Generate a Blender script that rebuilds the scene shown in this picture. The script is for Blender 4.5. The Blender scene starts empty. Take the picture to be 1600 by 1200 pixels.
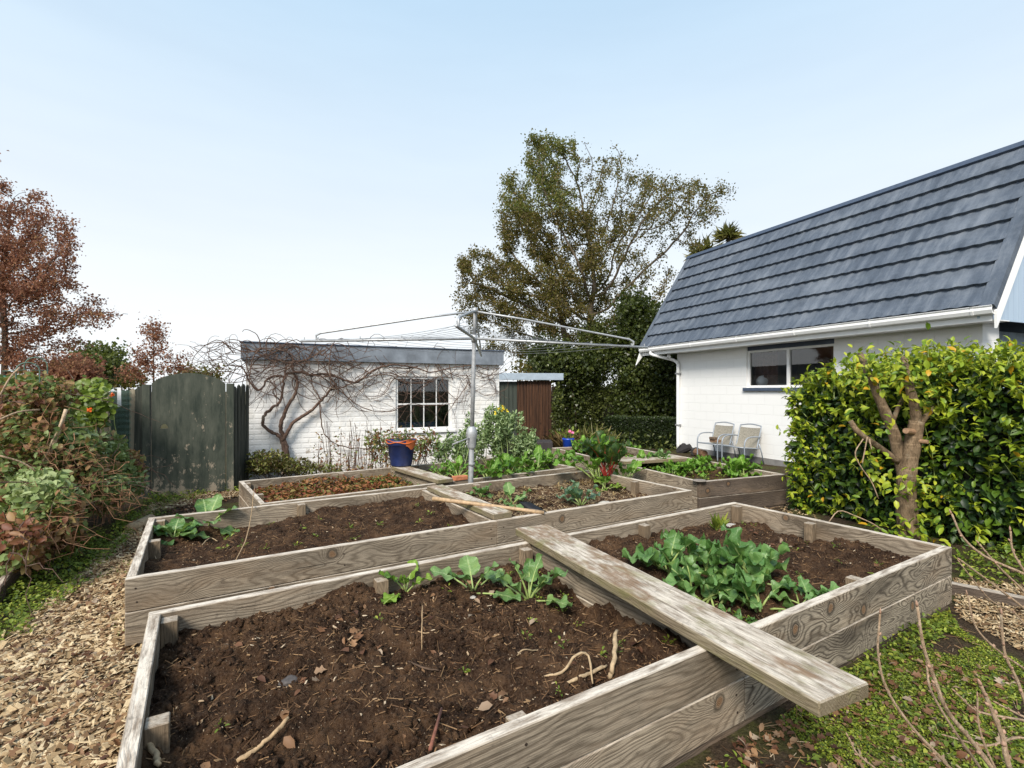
import bpy, bmesh, math
import numpy as np
from mathutils import Vector, Matrix
rng = np.random.default_rng(11)
SC = bpy.context.scene
COL = SC.collection
R_ = math.radians
# ------------------------------------------------------------------ camera, sky, sun, exposure
FPX, YH, PHI, EYE = 791.0, 610.0, R_(58.1), 1.5
cam_d = bpy.data.cameras.new('camera'); cam = bpy.data.objects.new('camera', cam_d); COL.objects.link(cam)
cam_d.sensor_width = 36.0; cam_d.lens = 36.0*FPX/1600.0
cam_d.shift_y = (YH-600.0)/1600.0
cam_d.clip_start = 0.05; cam_d.clip_end = 2000
cam.location = (0, 0, EYE); cam.rotation_euler = (R_(90), 0, PHI-R_(90))
SC.camera = cam
SUN_AZ = np.array([-0.80, -0.60]); SUN_EL = R_(42)
SC.view_settings.view_transform = 'Standard'; SC.view_settings.look = 'None'
SC.view_settings.exposure = 1.2; SC.view_settings.gamma = 1.0
SC.view_settings.use_curve_mapping = False
world = bpy.data.worlds.new('World'); SC.world = world; world.use_nodes = True
wn = world.node_tree; wn.nodes.clear()
def wnode(t, **k):
    n = wn.nodes.new(t)
    for a, b in k.items(): setattr(n, a, b)
    return n
w_out = wnode('ShaderNodeOutputWorld'); w_bg = wnode('ShaderNodeBackground')
w_sky = wnode('ShaderNodeTexSky', sky_type='NISHITA'); w_sky.sun_disc = False
w_sky.sun_elevation = SUN_EL; w_sky.sun_rotation = math.atan2(SUN_AZ[0], SUN_AZ[1])
w_sky.air_density = 1.0; w_sky.dust_density = 1.5; w_sky.ozone_density = 2.0
w_tc = wnode('ShaderNodeTexCoord'); w_sep = wnode('ShaderNodeSeparateXYZ')
wn.links.new(w_tc.outputs['Generated'], w_sep.inputs[0])
w_ramp = wnode('ShaderNodeValToRGB')
for e, (p, v) in zip([w_ramp.color_ramp.elements[0], w_ramp.color_ramp.elements[1]], [(0.0, .95), (1.0, .50)]):
    e.position = p; e.color = (v, v, v, 1)
for p, v in ((0.20, .90), (0.38, .85), (0.62, .75)):
    e = w_ramp.color_ramp.elements.new(p); e.color = (v, v, v, 1)
wn.links.new(w_sep.outputs['Z'], w_ramp.inputs[0])
w_map = wnode('ShaderNodeMapping'); w_map.inputs['Scale'].default_value = (1.2, 1.2, 7)
wn.links.new(w_tc.outputs['Generated'], w_map.inputs[0])
w_noi = wnode('ShaderNodeTexNoise'); w_noi.inputs['Scale'].default_value = 2.2; w_noi.inputs['Detail'].default_value = 6
wn.links.new(w_map.outputs[0], w_noi.inputs['Vector'])
w_m1 = wnode('ShaderNodeMath', operation='MULTIPLY_ADD'); w_m1.inputs[1].default_value = 0.16; w_m1.inputs[2].default_value = -0.08
wn.links.new(w_noi.outputs[0], w_m1.inputs[0])
w_m2 = wnode('ShaderNodeMath', operation='ADD', use_clamp=True)
wn.links.new(w_ramp.outputs[0], w_m2.inputs[0]); wn.links.new(w_m1.outputs[0], w_m2.inputs[1])
w_mix = wnode('ShaderNodeMix', data_type='RGBA')
wn.links.new(w_m2.outputs[0], w_mix.inputs['Factor']); wn.links.new(w_sky.outputs[0], w_mix.inputs['A'])
w_cr = wnode('ShaderNodeValToRGB'); w_cr.color_ramp.elements[0].color = (6.3, 6.55, 6.75, 1); w_cr.color_ramp.elements[1].color = (2.9, 4.4, 6.2, 1)
for p, v in ((0.15, (6.1, 6.3, 6.45, 1)), (0.32, (5.35, 5.9, 6.3, 1)), (0.47, (4.75, 5.7, 6.5, 1)), (0.62, (4.0, 5.4, 6.6, 1))):
    e = w_cr.color_ramp.elements.new(p); e.color = v
wn.links.new(w_sep.outputs['Z'], w_cr.inputs[0]); wn.links.new(w_cr.outputs[0], w_mix.inputs['B'])
wn.links.new(w_mix.outputs['Result'], w_bg.inputs[0]); w_bg.inputs[1].default_value = 0.074
wn.links.new(w_bg.outputs[0], w_out.inputs[0])
sun_d = bpy.data.lights.new('sun', 'SUN'); sun = bpy.data.objects.new('sun', sun_d); COL.objects.link(sun)
sun_d.energy = 2.2; sun_d.angle = R_(20); sun_d.color = (1.0, 0.93, 0.83)
sv = Vector((SUN_AZ[0]*math.cos(SUN_EL), SUN_AZ[1]*math.cos(SUN_EL), math.sin(SUN_EL)))
sun.rotation_euler = sv.to_track_quat('Z', 'Y').to_euler(); sun.location = (-8, -6, 12)
# ------------------------------------------------------------------ helpers: places
FW = np.array([math.cos(PHI), math.sin(PHI)]); RT = np.array([math.sin(PHI), -math.cos(PHI)])
def at_z(x, y, z=0.0):            # point of height z seen at image x, y (metres, garden frame)
    d = FPX*(EYE-z)/(y-YH); p = d*FW+(x-800)/FPX*d*RT
    return np.array([p[0], p[1], z])
def at_d(x, y, d):                # point at distance d ahead
    p = d*FW+(x-800)/FPX*d*RT
    return np.array([p[0], p[1], EYE+(YH-y)*d/FPX])
def on_wall(x, y, o, n):          # point on the vertical plane through o with normal n
    v = FW+(x-800)/FPX*RT; d = (np.dot(o[:2], n[:2]))/np.dot(v, n[:2]); p = d*v
    return np.array([p[0], p[1], EYE+(YH-y)*d/FPX])
# ------------------------------------------------------------------ helpers: noise
def _h(ix, iy, s):
    n = (ix.astype(np.int64)*374761393+iy.astype(np.int64)*668265263+s*974634777) & 0x7fffffff
    n = ((n ^ (n >> 13))*1274126177) & 0x7fffffff
    return ((n ^ (n >> 16)) & 0xffff)/65535.0
def vnoise(x, y, s=0):
    ix = np.floor(x); iy = np.floor(y); fx = x-ix; fy = y-iy
    fx = fx*fx*(3-2*fx); fy = fy*fy*(3-2*fy)
    a = _h(ix, iy, s); b = _h(ix+1, iy, s); c = _h(ix, iy+1, s); d = _h(ix+1, iy+1, s)
    return (a*(1-fx)+b*fx)*(1-fy)+(c*(1-fx)+d*fx)*fy
def fbm(x, y, s=0, o=4, g=.5):
    x = np.asarray(x, float); y = np.asarray(y, float)
    t = 0; a = 1; w = 0
    for i in range(o):
        t = t+a*vnoise(x*2**i+17.3*i, y*2**i-9.1*i, s+i); w += a; a *= g
    return t/w-.5
# ------------------------------------------------------------------ helpers: objects
FRAME = {}
def tag(o, label=None, cat=None, group=None, kind=None):
    if label: o['label'] = label
    if cat: o['category'] = cat
    if group: o['group'] = group
    if kind: o['kind'] = kind
    return o
def thing(name, label, cat, loc, rz=0.0, group=None):
    o = bpy.data.objects.new(name, None); COL.objects.link(o)
    o.empty_display_size = .1
    o.location = tuple(float(c) for c in loc); o.rotation_euler = (0, 0, rz)
    FRAME[o.name] = Matrix.Translation(Vector(o.location)) @ Matrix.Rotation(rz, 4, 'Z')
    return tag(o, label, cat, group)
def build(name, V, polys, mat, parent=None, smooth=False, attrs=None, org=None):
    V = np.asarray(V, float).reshape(-1, 3)
    fr = None
    if parent is not None: fr = FRAME[parent.name]
    elif org is not None: fr = Matrix.Translation(Vector([float(c) for c in org]))
    if fr is not None:
        m = np.array(fr.inverted()); V = V@m[:3, :3].T+m[:3, 3]
    if not isinstance(polys, (list, tuple)) or (len(polys) and not isinstance(polys[0], np.ndarray)):
        d = {}
        for p in polys: d.setdefault(len(p), []).append(p)
        polys = [np.array(v, int) for v in d.values()]
    polys = [p for p in polys if len(p)]
    me = bpy.data.meshes.new(name)
    nl = sum(p.size for p in polys); npz = sum(len(p) for p in polys)
    me.vertices.add(len(V)); me.vertices.foreach_set('co', V.astype(np.float32).ravel())
    me.loops.add(nl); me.loops.foreach_set('vertex_index', np.concatenate([p.ravel() for p in polys]).astype(np.int32))
    me.polygons.add(npz)
    ks = np.concatenate([np.full(len(p), p.shape[1]) for p in polys]).astype(np.int32)
    st = np.concatenate([[0], np.cumsum(ks)[:-1]]).astype(np.int32)
    me.polygons.foreach_set('loop_start', st); me.polygons.foreach_set('loop_total', ks)
    me.polygons.foreach_set('use_smooth', np.full(npz, bool(smooth)))
    for k, v in (attrs or {}).items():
        v = np.asarray(v, np.float32)
        if v.ndim == 1:
            me.attributes.new(k, 'FLOAT', 'POINT').data.foreach_set('value', v)
        else:
            me.attributes.new(k, 'FLOAT_VECTOR', 'POINT').data.foreach_set('vector', v.ravel())
    me.update(calc_edges=True); me.validate()
    me.materials.append(mat)
    o = bpy.data.objects.new(name, me); COL.objects.link(o)
    if parent is not None:
        o.parent = parent; FRAME[o.name] = fr
    elif org is not None:
        o.location = tuple(float(c) for c in org); FRAME[o.name] = fr
    else: FRAME[o.name] = Matrix.Identity(4)
    return o
class MB:                                        # collects shapes of ONE part
    def __init__(s): s.V = []; s.P = []; s.n = 0; s.A = {}
    def add(s, V, polys, **attrs):
        V = np.asarray(V, float).reshape(-1, 3)
        if isinstance(polys, np.ndarray): polys = [polys]
        if len(polys) and not isinstance(polys[0], np.ndarray):
            d = {}
            for p in polys: d.setdefault(len(p), []).append(p)
            polys = [np.array(v, int) for v in d.values()]
        s.V.append(V)
        for p in polys: s.P.append(p+s.n)
        s.n += len(V)
        for k, v in attrs.items(): s.A.setdefault(k, []).append(np.broadcast_to(np.asarray(v, float), (len(V),)+np.asarray(v, float).shape[1:] if np.asarray(v).ndim else (len(V),)))
        return s
    def box(s, o, u, v, w, bev=0.0, gc=None):    # corner o, edge vectors u v w
        o, u, v, w = [np.asarray(a, float) for a in (o, u, v, w)]
        L = [np.linalg.norm(a) for a in (u, v, w)]
        bm = bmesh.new(); bmesh.ops.create_cube(bm, size=1.0)
        for q in bm.verts: q.co = Vector([(q.co[i]+.5)*L[i] for i in range(3)])
        if bev > 0: bmesh.ops.bevel(bm, geom=list(bm.edges), offset=min(bev, min(L)*.4), segments=1, affect='EDGES')
        bm.verts.index_update()
        C = np.array([q.co[:] for q in bm.verts]); F = [[q.index for q in f.verts] for f in bm.faces]; bm.free()
        if np.dot(np.cross(u, v), w) < 0: F = [f[::-1] for f in F]
        X = o+C[:, :1]*u/L[0]+C[:, 1:2]*v/L[1]+C[:, 2:]*w/L[2]
        at = {}
        if gc is not None: at['gc'] = C[:, np.argsort([-q for q in L])]+np.asarray(gc, float)
        return s.add(X, F, **at)
    def tube(s, pts, rad, k=8, cap=True):
        V, F = tube(pts, rad, k, cap); return s.add(V, F)
    def build(s, name, mat, parent=None, smooth=False, org=None):
        return build(name, np.concatenate(s.V), s.P, mat, parent, smooth, {k: np.concatenate(v) for k, v in s.A.items()}, org)
def tube(pts, rad, k=8, cap=True):
    P = np.asarray(pts, float); n = len(P); rad = np.broadcast_to(np.asarray(rad, float), (n,))
    T = np.gradient(P, axis=0); T /= np.linalg.norm(T, axis=1)[:, None]+1e-12
    ref = np.array([0, 0, 1.0]) if abs(T[0, 2]) < .9 else np.array([1.0, 0, 0])
    A = np.zeros_like(P); a = np.cross(T[0], ref); a /= np.linalg.norm(a)
    for i in range(n):
        a = a-np.dot(a, T[i])*T[i]; a /= np.linalg.norm(a)+1e-12; A[i] = a
    B = np.cross(T, A); th = np.arange(k)*2*np.pi/k
    V = (P[:, None]+rad[:, None, None]*(np.cos(th)[None, :, None]*A[:, None]+np.sin(th)[None, :, None]*B[:, None])).reshape(-1, 3)
    i = np.arange(n-1)[:, None]*k; j = np.arange(k)[None]; j2 = (j+1) % k
    F = [np.stack([i+j, i+j2, i+k+j2, i+k+j], -1).reshape(-1, 4)]
    if cap and k > 2: F.append(np.array([list(range(k))[::-1], list(range((n-1)*k, n*k))]))
    return V, F
def smooth_line(pts, n):
    P = np.asarray(pts, float); m = len(P)
    if m < 3: return P
    Q = np.vstack([2*P[0]-P[1], P, 2*P[-1]-P[-2]]); out = []
    ts = np.linspace(0, m-1-1e-9, n)
    for t in ts:
        i = int(t); f = t-i; p0, p1, p2, p3 = Q[i:i+4]
        out.append(.5*((2*p1)+(-p0+p2)*f+(2*p0-5*p1+4*p2-p3)*f*f+(-p0+3*p1-3*p2+p3)*f**3))
    return np.array(out)
def lathe(prof, c, k=24):
    prof = np.asarray(prof, float); th = np.arange(k)*2*np.pi/k; n = len(prof)
    V = np.stack([c[0]+prof[:, :1]*np.cos(th), c[1]+prof[:, :1]*np.sin(th), c[2]+np.broadcast_to(prof[:, 1:2], (n, k))], -1).reshape(-1, 3)
    i = np.arange(n-1)[:, None]*k; j = np.arange(k)[None]; j2 = (j+1) % k
    return V, [np.stack([i+j, i+j2, i+k+j2, i+k+j], -1).reshape(-1, 4)]
# instances of one small template merged into one mesh
def unit(a): return a/(np.linalg.norm(a, axis=-1, keepdims=True)+1e-12)
def rand_dir(n): return unit(rng.normal(size=(n, 3)))
def inst(tV, tF, pos, ydir, nrm, sx, sy, sz):
    y = unit(ydir); z = unit(nrm-np.sum(nrm*y, -1, keepdims=True)*y); x = np.cross(y, z)
    n = len(pos); tV = np.asarray(tV, float); k = len(tV)
    sx, sy, sz = [np.broadcast_to(np.asarray(q, float), (n,)) for q in (sx, sy, sz)]
    V = pos[:, None]+(tV[None, :, 0, None]*(sx[:, None]*x)[:, None]+tV[None, :, 1, None]*(sy[:, None]*y)[:, None]+tV[None, :, 2, None]*(sz[:, None]*z)[:, None])
    d = {}
    for f in tF: d.setdefault(len(f), []).append(f)
    F = [(np.array(v)[None]+(np.arange(n)*k)[:, None, None]).reshape(-1, m) for m, v in d.items()]
    return V.reshape(-1, 3), F, k
LEAF2 = ([(0, 0, 0), (-.5, .5, .12), (0, 1, -.1), (.5, .5, .12)], [(0, 2, 1), (0, 3, 2)])
LEAF6 = ([(0, 0, 0), (0, .35, .0), (0, .72, -.04), (0, 1, -.16), (-.42, .3, .12), (-.40, .68, .06), (.42, .3, .12), (.40, .68, .06)],
         [(0, 1, 4), (4, 1, 2, 5), (5, 2, 3), (0, 6, 1), (6, 7, 2, 1), (7, 3, 2)])
LOBED = ([(0, 0, 0), (0, .5, -.03), (0, 1, -.15), (-.5, .2, .1), (-.25, .42, .05), (-.55, .62, .1), (-.18, .75, 0), (.5, .2, .1), (.25, .42, .05), (.55, .62, .1), (.18, .75, 0)],
         [(0, 1, 4, 3), (4, 1, 6, 5), (1, 2, 6), (0, 7, 8, 1), (8, 9, 10, 1), (1, 10, 2)])
ROUND = ([(0, 0, 0)]+[(.5*math.cos(a), .5*math.sin(a), .12) for a in np.arange(7)*2*math.pi/7], [(0, i+1, (i+1) % 7+1) for i in range(7)])
def leaves(pos, ydir, nrm, size, aspect=.5, tpl=LEAF2, rnd=None, thick=None):
    n = len(pos); size = np.broadcast_to(np.asarray(size, float), (n,))
    V, F, k = inst(tpl[0], tpl[1], pos, ydir, nrm, size if tpl is ROUND else size*aspect*(1.4 if tpl is LEAF6 else 2.0)*(rng.uniform(.8, 1.2, n)), size, size*1.0)
    if rnd is None: rnd = rng.random(n)
    return V, F, np.repeat(rnd, k)
def merge(name, parts, mat, parent=None, smooth=False, org=None):
    m = MB()
    for V, F, r in parts: m.add(V, F, rnd=r)
    return m.build(name, mat, parent, smooth, org)
# ------------------------------------------------------------------ materials
MATS = {}
class NT:
    def __init__(s, name):
        s.m = bpy.data.materials.new(name); s.m.use_nodes = True; s.t = s.m.node_tree; s.t.nodes.clear()
        s.out = s.t.nodes.new('ShaderNodeOutputMaterial')
    def n(s, t, ins=None, **k):
        q = s.t.nodes.new(t)
        for a, b in k.items(): setattr(q, a, b)
        for a, b in (ins or {}).items(): s.set(q.inputs[a], b)
        return q
    def set(s, sock, v):
        if isinstance(v, bpy.types.NodeSocket): s.t.links.new(v, sock)
        elif isinstance(v, (tuple, list)) and len(v) == 3 and sock.type == 'RGBA': sock.default_value = (*v, 1)
        else: sock.default_value = v
    def math(s, op, a, b=None, c=None, clamp=False):
        q = s.t.nodes.new('ShaderNodeMath'); q.operation = op; q.use_clamp = clamp
        for i, v in enumerate((a, b, c)):
            if v is not None: s.set(q.inputs[i], v)
        return q.outputs[0]
    def vmath(s, op, a, b):
        q = s.t.nodes.new('ShaderNodeVectorMath'); q.operation = op; s.set(q.inputs[0], a); s.set(q.inputs[1], b); return q.outputs[0]
    def noise(s, vec, scale, detail=3, rough=.55, dist=0.0):
        q = s.n('ShaderNodeTexNoise', {'Scale': scale, 'Detail': detail, 'Roughness': rough, 'Distortion': dist})
        if vec is not None: s.set(q.inputs['Vector'], vec)
        return q.outputs[0]
    def ramp(s, fac, stops, interp='LINEAR'):
        q = s.n('ShaderNodeValToRGB'); cr = q.color_ramp; cr.interpolation = interp
        while len(cr.elements) < len(stops): cr.elements.new(.5)
        for e, (p, c) in zip(cr.elements, stops):
            e.position = p; e.color = (*c, 1) if isinstance(c, (tuple, list)) else (c, c, c, 1)
        s.set(q.inputs[0], fac); return q.outputs[0]
    def mix(s, f, a, b, blend='MIX'):
        q = s.n('ShaderNodeMix', data_type='RGBA', blend_type=blend)
        s.set(q.inputs['Factor'], f); s.set(q.inputs['A'], a); s.set(q.inputs['B'], b); return q.outputs['Result']
    def coord(s, kind='Object'): return s.n('ShaderNodeTexCoord').outputs[kind]
    def attr(s, name): return s.n('ShaderNodeAttribute', attribute_name=name)
    def scale(s, vec, sc): return s.vmath('MULTIPLY', vec, sc)
    def bump(s, h, strength=.3, dist=.01): return s.n('ShaderNodeBump', {'Height': h, 'Strength': strength, 'Distance': dist}).outputs[0]
    def pbr(s, col, rough=.6, normal=None, metal=0.0, spec=.5, **extra):
        q = s.n('ShaderNodeBsdfPrincipled', {'Base Color': col, 'Roughness': rough, 'Metallic': metal, 'Specular IOR Level': spec})
        if normal is not None: s.set(q.inputs['Normal'], normal)
        for k, v in extra.items(): s.set(q.inputs[k], v)
        return q.outputs[0]
    def done(s, sh): s.t.links.new(sh, s.out.inputs[0]); MATS[s.m.name] = s.m; return s.m
def wood(name, light, dark, moss=0.0, warm=(.29, .20, .125), bleach=.88, ringf=430.0, lines=.7, swirl=.40):
    t = NT(name); a = t.attr('gc').outputs['Vector']      # x along the board, y across it, z through it
    sep = t.n('ShaderNodeSeparateXYZ', {0: a})
    n1 = t.noise(t.scale(a, (1.5, 4.4, 4.4)), 1.0, 2, .45, .35)
    flat = t.n('ShaderNodeCombineXYZ', {0: sep.outputs[0], 1: sep.outputs[1], 2: 0.0}).outputs[0]
    vo = t.n('ShaderNodeTexVoronoi', {'Vector': t.vmath('ADD', flat, t.scale(t.n('ShaderNodeTexNoise', {'Vector': a, 'Scale': 14.0}).outputs['Color'], (.03, .03, 0))), 'Scale': 3.0, 'Randomness': 1.0}, voronoi_dimensions='2D')
    kd = vo.outputs['Distance']
    pick = t.math('GREATER_THAN', t.n('ShaderNodeSeparateColor', {0: vo.outputs['Color']}).outputs[0], .72)
    kb = t.math('MULTIPLY', t.math('POWER', t.math('SUBTRACT', 1.0, t.math('MULTIPLY', kd, 3.2), clamp=True), 2.0), pick)
    pb = t.noise(t.scale(a, (.13, .31, .31)), 1.0, 1, .5)
    pbs = t.ramp(pb, [(.36, .28), (.50, .75), (.64, 1.0)])
    field = t.math('ADD', t.math('MULTIPLY', n1, t.math('MULTIPLY', pbs, swirl*1.25)), t.math('MULTIPLY', sep.outputs[1], .55))
    field = t.math('ADD', field, t.math('MULTIPLY', sep.outputs[2], .9))
    field = t.math('ADD', field, t.math('MULTIPLY', kb, .11))
    field = t.math('ADD', field, t.math('MULTIPLY', t.noise(t.scale(a, (6, 40, 40)), 1.0, 2), .006))
    ring = t.math('SINE', t.math('MULTIPLY', field, ringf))
    ring = t.math('POWER', t.math('MULTIPLY_ADD', ring, .5, .5), 2.2)
    fib = t.noise(t.scale(a, (9, 330, 330)), 1.0, 3, .65)
    blot = t.noise(t.scale(a, (2.4, 8, 8)), 1.0, 5, .65)
    f = t.math('MULTIPLY', ring, t.math('MULTIPLY_ADD', blot, 1.5, .05))
    base = t.mix(t.ramp(blot, [(.30, 0.0), (.55, .5), (.75, 1.0)]), tuple(c*.62 for c in light), tuple(min(1, c*1.18) for c in light))
    col = t.mix(t.math('MULTIPLY', f, lines, clamp=True), base, dark)
    base = t.mix(t.ramp(pb, [(.38, .5), (.52, 0.0)]), base, tuple(c*.6 for c in light)); col = t.mix(t.math('MULTIPLY', f, lines, clamp=True), base, dark)
    stn = t.noise(t.scale(t.vmath('ADD', a, (11, 4, 8)), (1.1, 3.4, 3.4)), 1.0, 6, .72)
    col = t.mix(t.ramp(stn, [(.48, 0.0), (.66, .72)]), col, tuple(c*.85 for c in dark))
    col = t.mix(t.ramp(stn, [(.28, .40), (.44, 0.0)]), col, tuple(min(1, c*1.25) for c in light))
    wn_ = t.noise(t.scale(t.vmath('ADD', a, (3, 7, 2)), (1.6, 5, 5)), 1.0, 3, .6)
    col = t.mix(t.ramp(wn_, [(.48, 0.0), (.72, .5)]), col, warm, 'MIX')
    col = t.mix(t.ramp(fib, [(.28, .75), (.58, 0.0)]), col, tuple(c*.5 for c in dark))
    crack = t.noise(t.scale(a, (1.1, 85, 85)), 1.0, 2, .5)
    crk = t.ramp(crack, [(.245, 1.0), (.29, 0.0)])
    col = t.mix(t.math('MULTIPLY', crk, .8), col, (.03, .024, .02))
    core = t.math('MULTIPLY', t.ramp(kd, [(.045, 1.0), (.085, 0.0)]), pick)
    kr = t.math('POWER', t.math('MULTIPLY_ADD', t.math('SINE', t.math('MULTIPLY', kd, 330.0)), .5, .5), 2.0)
    col = t.mix(core, col, t.mix(kr, (.24, .15, .085), (.10, .05, .026)))
    rk = t.math('MULTIPLY', t.ramp(kd, [(.06, 0.0), (.085, .85), (.135, 0.0)]), pick)
    col = t.mix(rk, col, tuple(c*.55 for c in dark))
    geo = t.n('ShaderNodeNewGeometry'); nz = t.n('ShaderNodeSeparateXYZ', {0: geo.outputs['Normal']}).outputs[2]
    up = t.ramp(nz, [(.5, 0.0), (.9, 1.0)])
    bl = t.noise(t.scale(a, (6, 34, 34)), 1.0, 5, .7)
    upc = t.mix(t.ramp(bl, [(.36, 1.0), (.58, 0.0)]), (.74, .66, .555), (.27, .215, .165))
    col = t.mix(t.math('MULTIPLY', up, bleach), col, upc)
    st = t.noise(t.coord('Object'), 17.0, 5, .75)
    col = t.mix(t.ramp(st, [(.58, 0.0), (.72, .6)]), col, (.065, .052, .042))
    if moss > 0:
        mn = t.noise(t.scale(a, (3.3, 6.5, 6.5)), 1.0, 5, .65)
        col = t.mix(t.math('MULTIPLY', t.ramp(mn, [(.50, 0.0), (.64, 1.0)]), moss*.8), col, (.185, .17, .055))
        mb = t.noise(t.scale(t.vmath('ADD', a, (5, 3, 1)), (3.2, 6, 6)), 1.0, 3, .6)
        col = t.mix(t.math('MULTIPLY', t.ramp(mb, [(.50, 0.0), (.60, .8), (.66, .35)]), up), col, (.215, .125, .065))
        gm = t.noise(t.scale(t.vmath('ADD', a, (1, 9, 4)), (2.2, 5, 5)), 1.0, 4, .6)
        col = t.mix(t.math('MULTIPLY', t.ramp(gm, [(.62, 0.0), (.72, .7)]), up), col, (.17, .19, .03))
        side = t.math('SUBTRACT', 1.0, up)
        col = t.mix(t.math('MULTIPLY', side, .7*moss), col, t.mix(t.ramp(mn, [(.3, 0.0), (.7, 1.0)]), (.11, .075, .04), (.15, .14, .055)))
        col = t.mix(t.ramp(fib, [(.28, .6), (.5, 0.0)]), col, (.05, .04, .025))
    h = t.math('ADD', t.math('MULTIPLY', fib, .8), t.math('MULTIPLY', ring, -.35)); h = t.math('ADD', h, t.math('MULTIPLY', crk, -1.5))
    return t.done(t.pbr(col, .85, t.bump(h, .7, .004), spec=.2))
def leafmat(name, stops, trans=.30, rough=.45, spec=.4, noise=True):
    t = NT(name); r = t.attr('rnd').outputs['Fac']
    col = t.ramp(r, stops)
    if noise:
        nz = t.noise(t.coord('Object'), 1.6, 2, .5)
        col = t.mix(t.ramp(nz, [(.35, .35), (.65, 0.0)]), col, tuple(c*.55 for c in stops[0][1]))
    p = t.pbr(col, rough, None, spec=spec)
    tr = t.n('ShaderNodeBsdfTranslucent', {'Color': t.mix(.5, col, (.25, .33, .04), 'MIX') if noise != 'dry' else col}).outputs[0]
    return t.done(t.n('ShaderNodeMixShader', {0: trans, 1: p, 2: tr}).outputs[0])
def plain(name, col, rough=.6, metal=0.0, var=.15, scale=20.0, bump=.1, spec=.5, dirt=None):
    t = NT(name); c = t.coord('Object'); n = t.noise(c, scale, 4, .6)
    co = t.mix(t.ramp(n, [(.3, 0.0), (.7, 1.0)]), tuple(x*(1-var) for x in col), tuple(min(1, x*(1+var)) for x in col))
    if dirt:
        d = t.noise(c, scale*.35, 5, .7)
        co = t.mix(t.ramp(d, [(.52, 0.0), (.72, dirt[1])]), co, dirt[0])
    return t.done(t.pbr(co, rough, t.bump(n, bump, .004), metal, spec))
M_BED = wood('weathered_board', (.45, .37, .275), (.092, .068, .046), lines=.72, swirl=.30)
M_BEDG = wood('grey_figured_board', (.44, .37, .28), (.055, .043, .032), ringf=330.0, lines=1.0, swirl=.62)
M_BEDD = wood('weathered_shaded_board', (.175, .135, .105), (.06, .046, .036), bleach=.7)  # dark timber, also the shaded end of the right bed
M_PLANK = wood('mossy_plank', (.50, .42, .31), (.19, .14, .09), moss=.75, bleach=.8, lines=.6)
M_POST = wood('post_timber', (.33, .245, .16), (.10, .075, .05), bleach=.45, lines=.5)
def soil_mat():
    t = NT('dark_soil'); c = t.coord('Object')
    n = t.noise(c, 7.0, 6, .7); f = t.noise(c, 90.0, 4, .7)
    col = t.ramp(n, [(.32, (.008, .004, .0024)), (.48, (.038, .019, .010)), (.66, (.14, .078, .040))])
    col = t.mix(t.ramp(f, [(.42, 0.0), (.70, .8)]), col, (.115, .072, .045))
    v = t.n('ShaderNodeTexVoronoi', {'Vector': c, 'Scale': 75.0})
    sp = t.ramp(v.outputs['Distance'], [(.10, 1.0), (.17, 0.0)])
    pk = t.math('GREATER_THAN', t.n('ShaderNodeSeparateColor', {0: v.outputs['Color']}).outputs[1], .78)
    col = t.mix(t.math('MULTIPLY', sp, pk), col, (.40, .31, .22))
    h = t.math('ADD', t.noise(c, 45.0, 6, .75), t.math('MULTIPLY', f, .35))
    return t.done(t.pbr(col, .95, t.bump(h, 1.0, .02), spec=.12))
M_SOIL = soil_mat()
def ground_mat():
    t = NT('earth_ground'); c = t.coord('Object')
    n = t.noise(c, 2.2, 5, .6); f = t.noise(c, 55.0, 5, .7)
    col = t.ramp(f, [(.3, (.028, .019, .012)), (.55, (.07, .048, .03)), (.75, (.15, .11, .07))])
    g = t.ramp(t.noise(c, 18.0, 4, .7), [(.35, (.05, .07, .012)), (.7, (.14, .17, .025))])
    col = t.mix(t.ramp(n, [(.47, 0.0), (.56, .35)]), col, g)
    return t.done(t.pbr(col, .95, t.bump(t.math('ADD', f, t.noise(c, 14.0, 4)), 1.0, .03), spec=.15))
M_GROUND = ground_mat()
def chip_mat(name, stops, rough=.85):
    t = NT(name); r = t.attr('rnd').outputs['Fac']; c = t.coord('Object')
    col = t.ramp(r, stops); n = t.noise(c, 160.0, 3, .6)
    col = t.mix(t.ramp(n, [(.3, .45), (.6, 0.0)]), col, (.10, .065, .04))
    return t.done(t.pbr(col, rough, t.bump(n, .3, .002), spec=.2))
M_CHIP = chip_mat('wood_chips', [(0, (.07, .040, .020)), (.22, (.21, .125, .06)), (.55, (.46, .335, .185)), (1, (.70, .57, .37))])
M_DEBRIS = chip_mat('dry_debris', [(0, (.05, .03, .018)), (.45, (.15, .08, .038)), (.8, (.32, .20, .10)), (1, (.58, .47, .33))])
M_STRAW = chip_mat('pale_straw', [(0, (.10, .06, .035)), (.4, (.24, .16, .09)), (.75, (.44, .33, .19)), (1, (.62, .50, .33))])
M_STICK = plain('dry_stick', (.34, .23, .125), .8, var=.4, scale=60, bump=.4)
M_ROOT = plain('pale_root', (.38, .275, .16), .8, var=.35, scale=50, bump=.5)
M_STONE = plain('pale_stone', (.42, .39, .34), .8, var=.3, scale=40, bump=.4)
M_DSTONE = plain('dark_stone', (.07, .06, .055), .7, var=.4, scale=40, bump=.4)
M_DLEAF = leafmat('dry_leaf', [(0, (.07, .028, .014)), (.4, (.17, .075, .032)), (.75, (.29, .16, .075)), (1, (.40, .31, .22))], .15, .6, noise='dry')
M_GALV = plain('galvanised_steel', (.42, .43, .44), .5, .45, .18, 30, .1, dirt=((.25, .26, .27), .5))
M_GALVD = plain('dull_galvanised_pole', (.27, .275, .28), .65, .2, .2, 25, .2, dirt=((.20, .2, .2), .5))
M_WIRE = plain('line_wire', (.20, .21, .22), .5, .4, .1, 20, 0)
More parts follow.
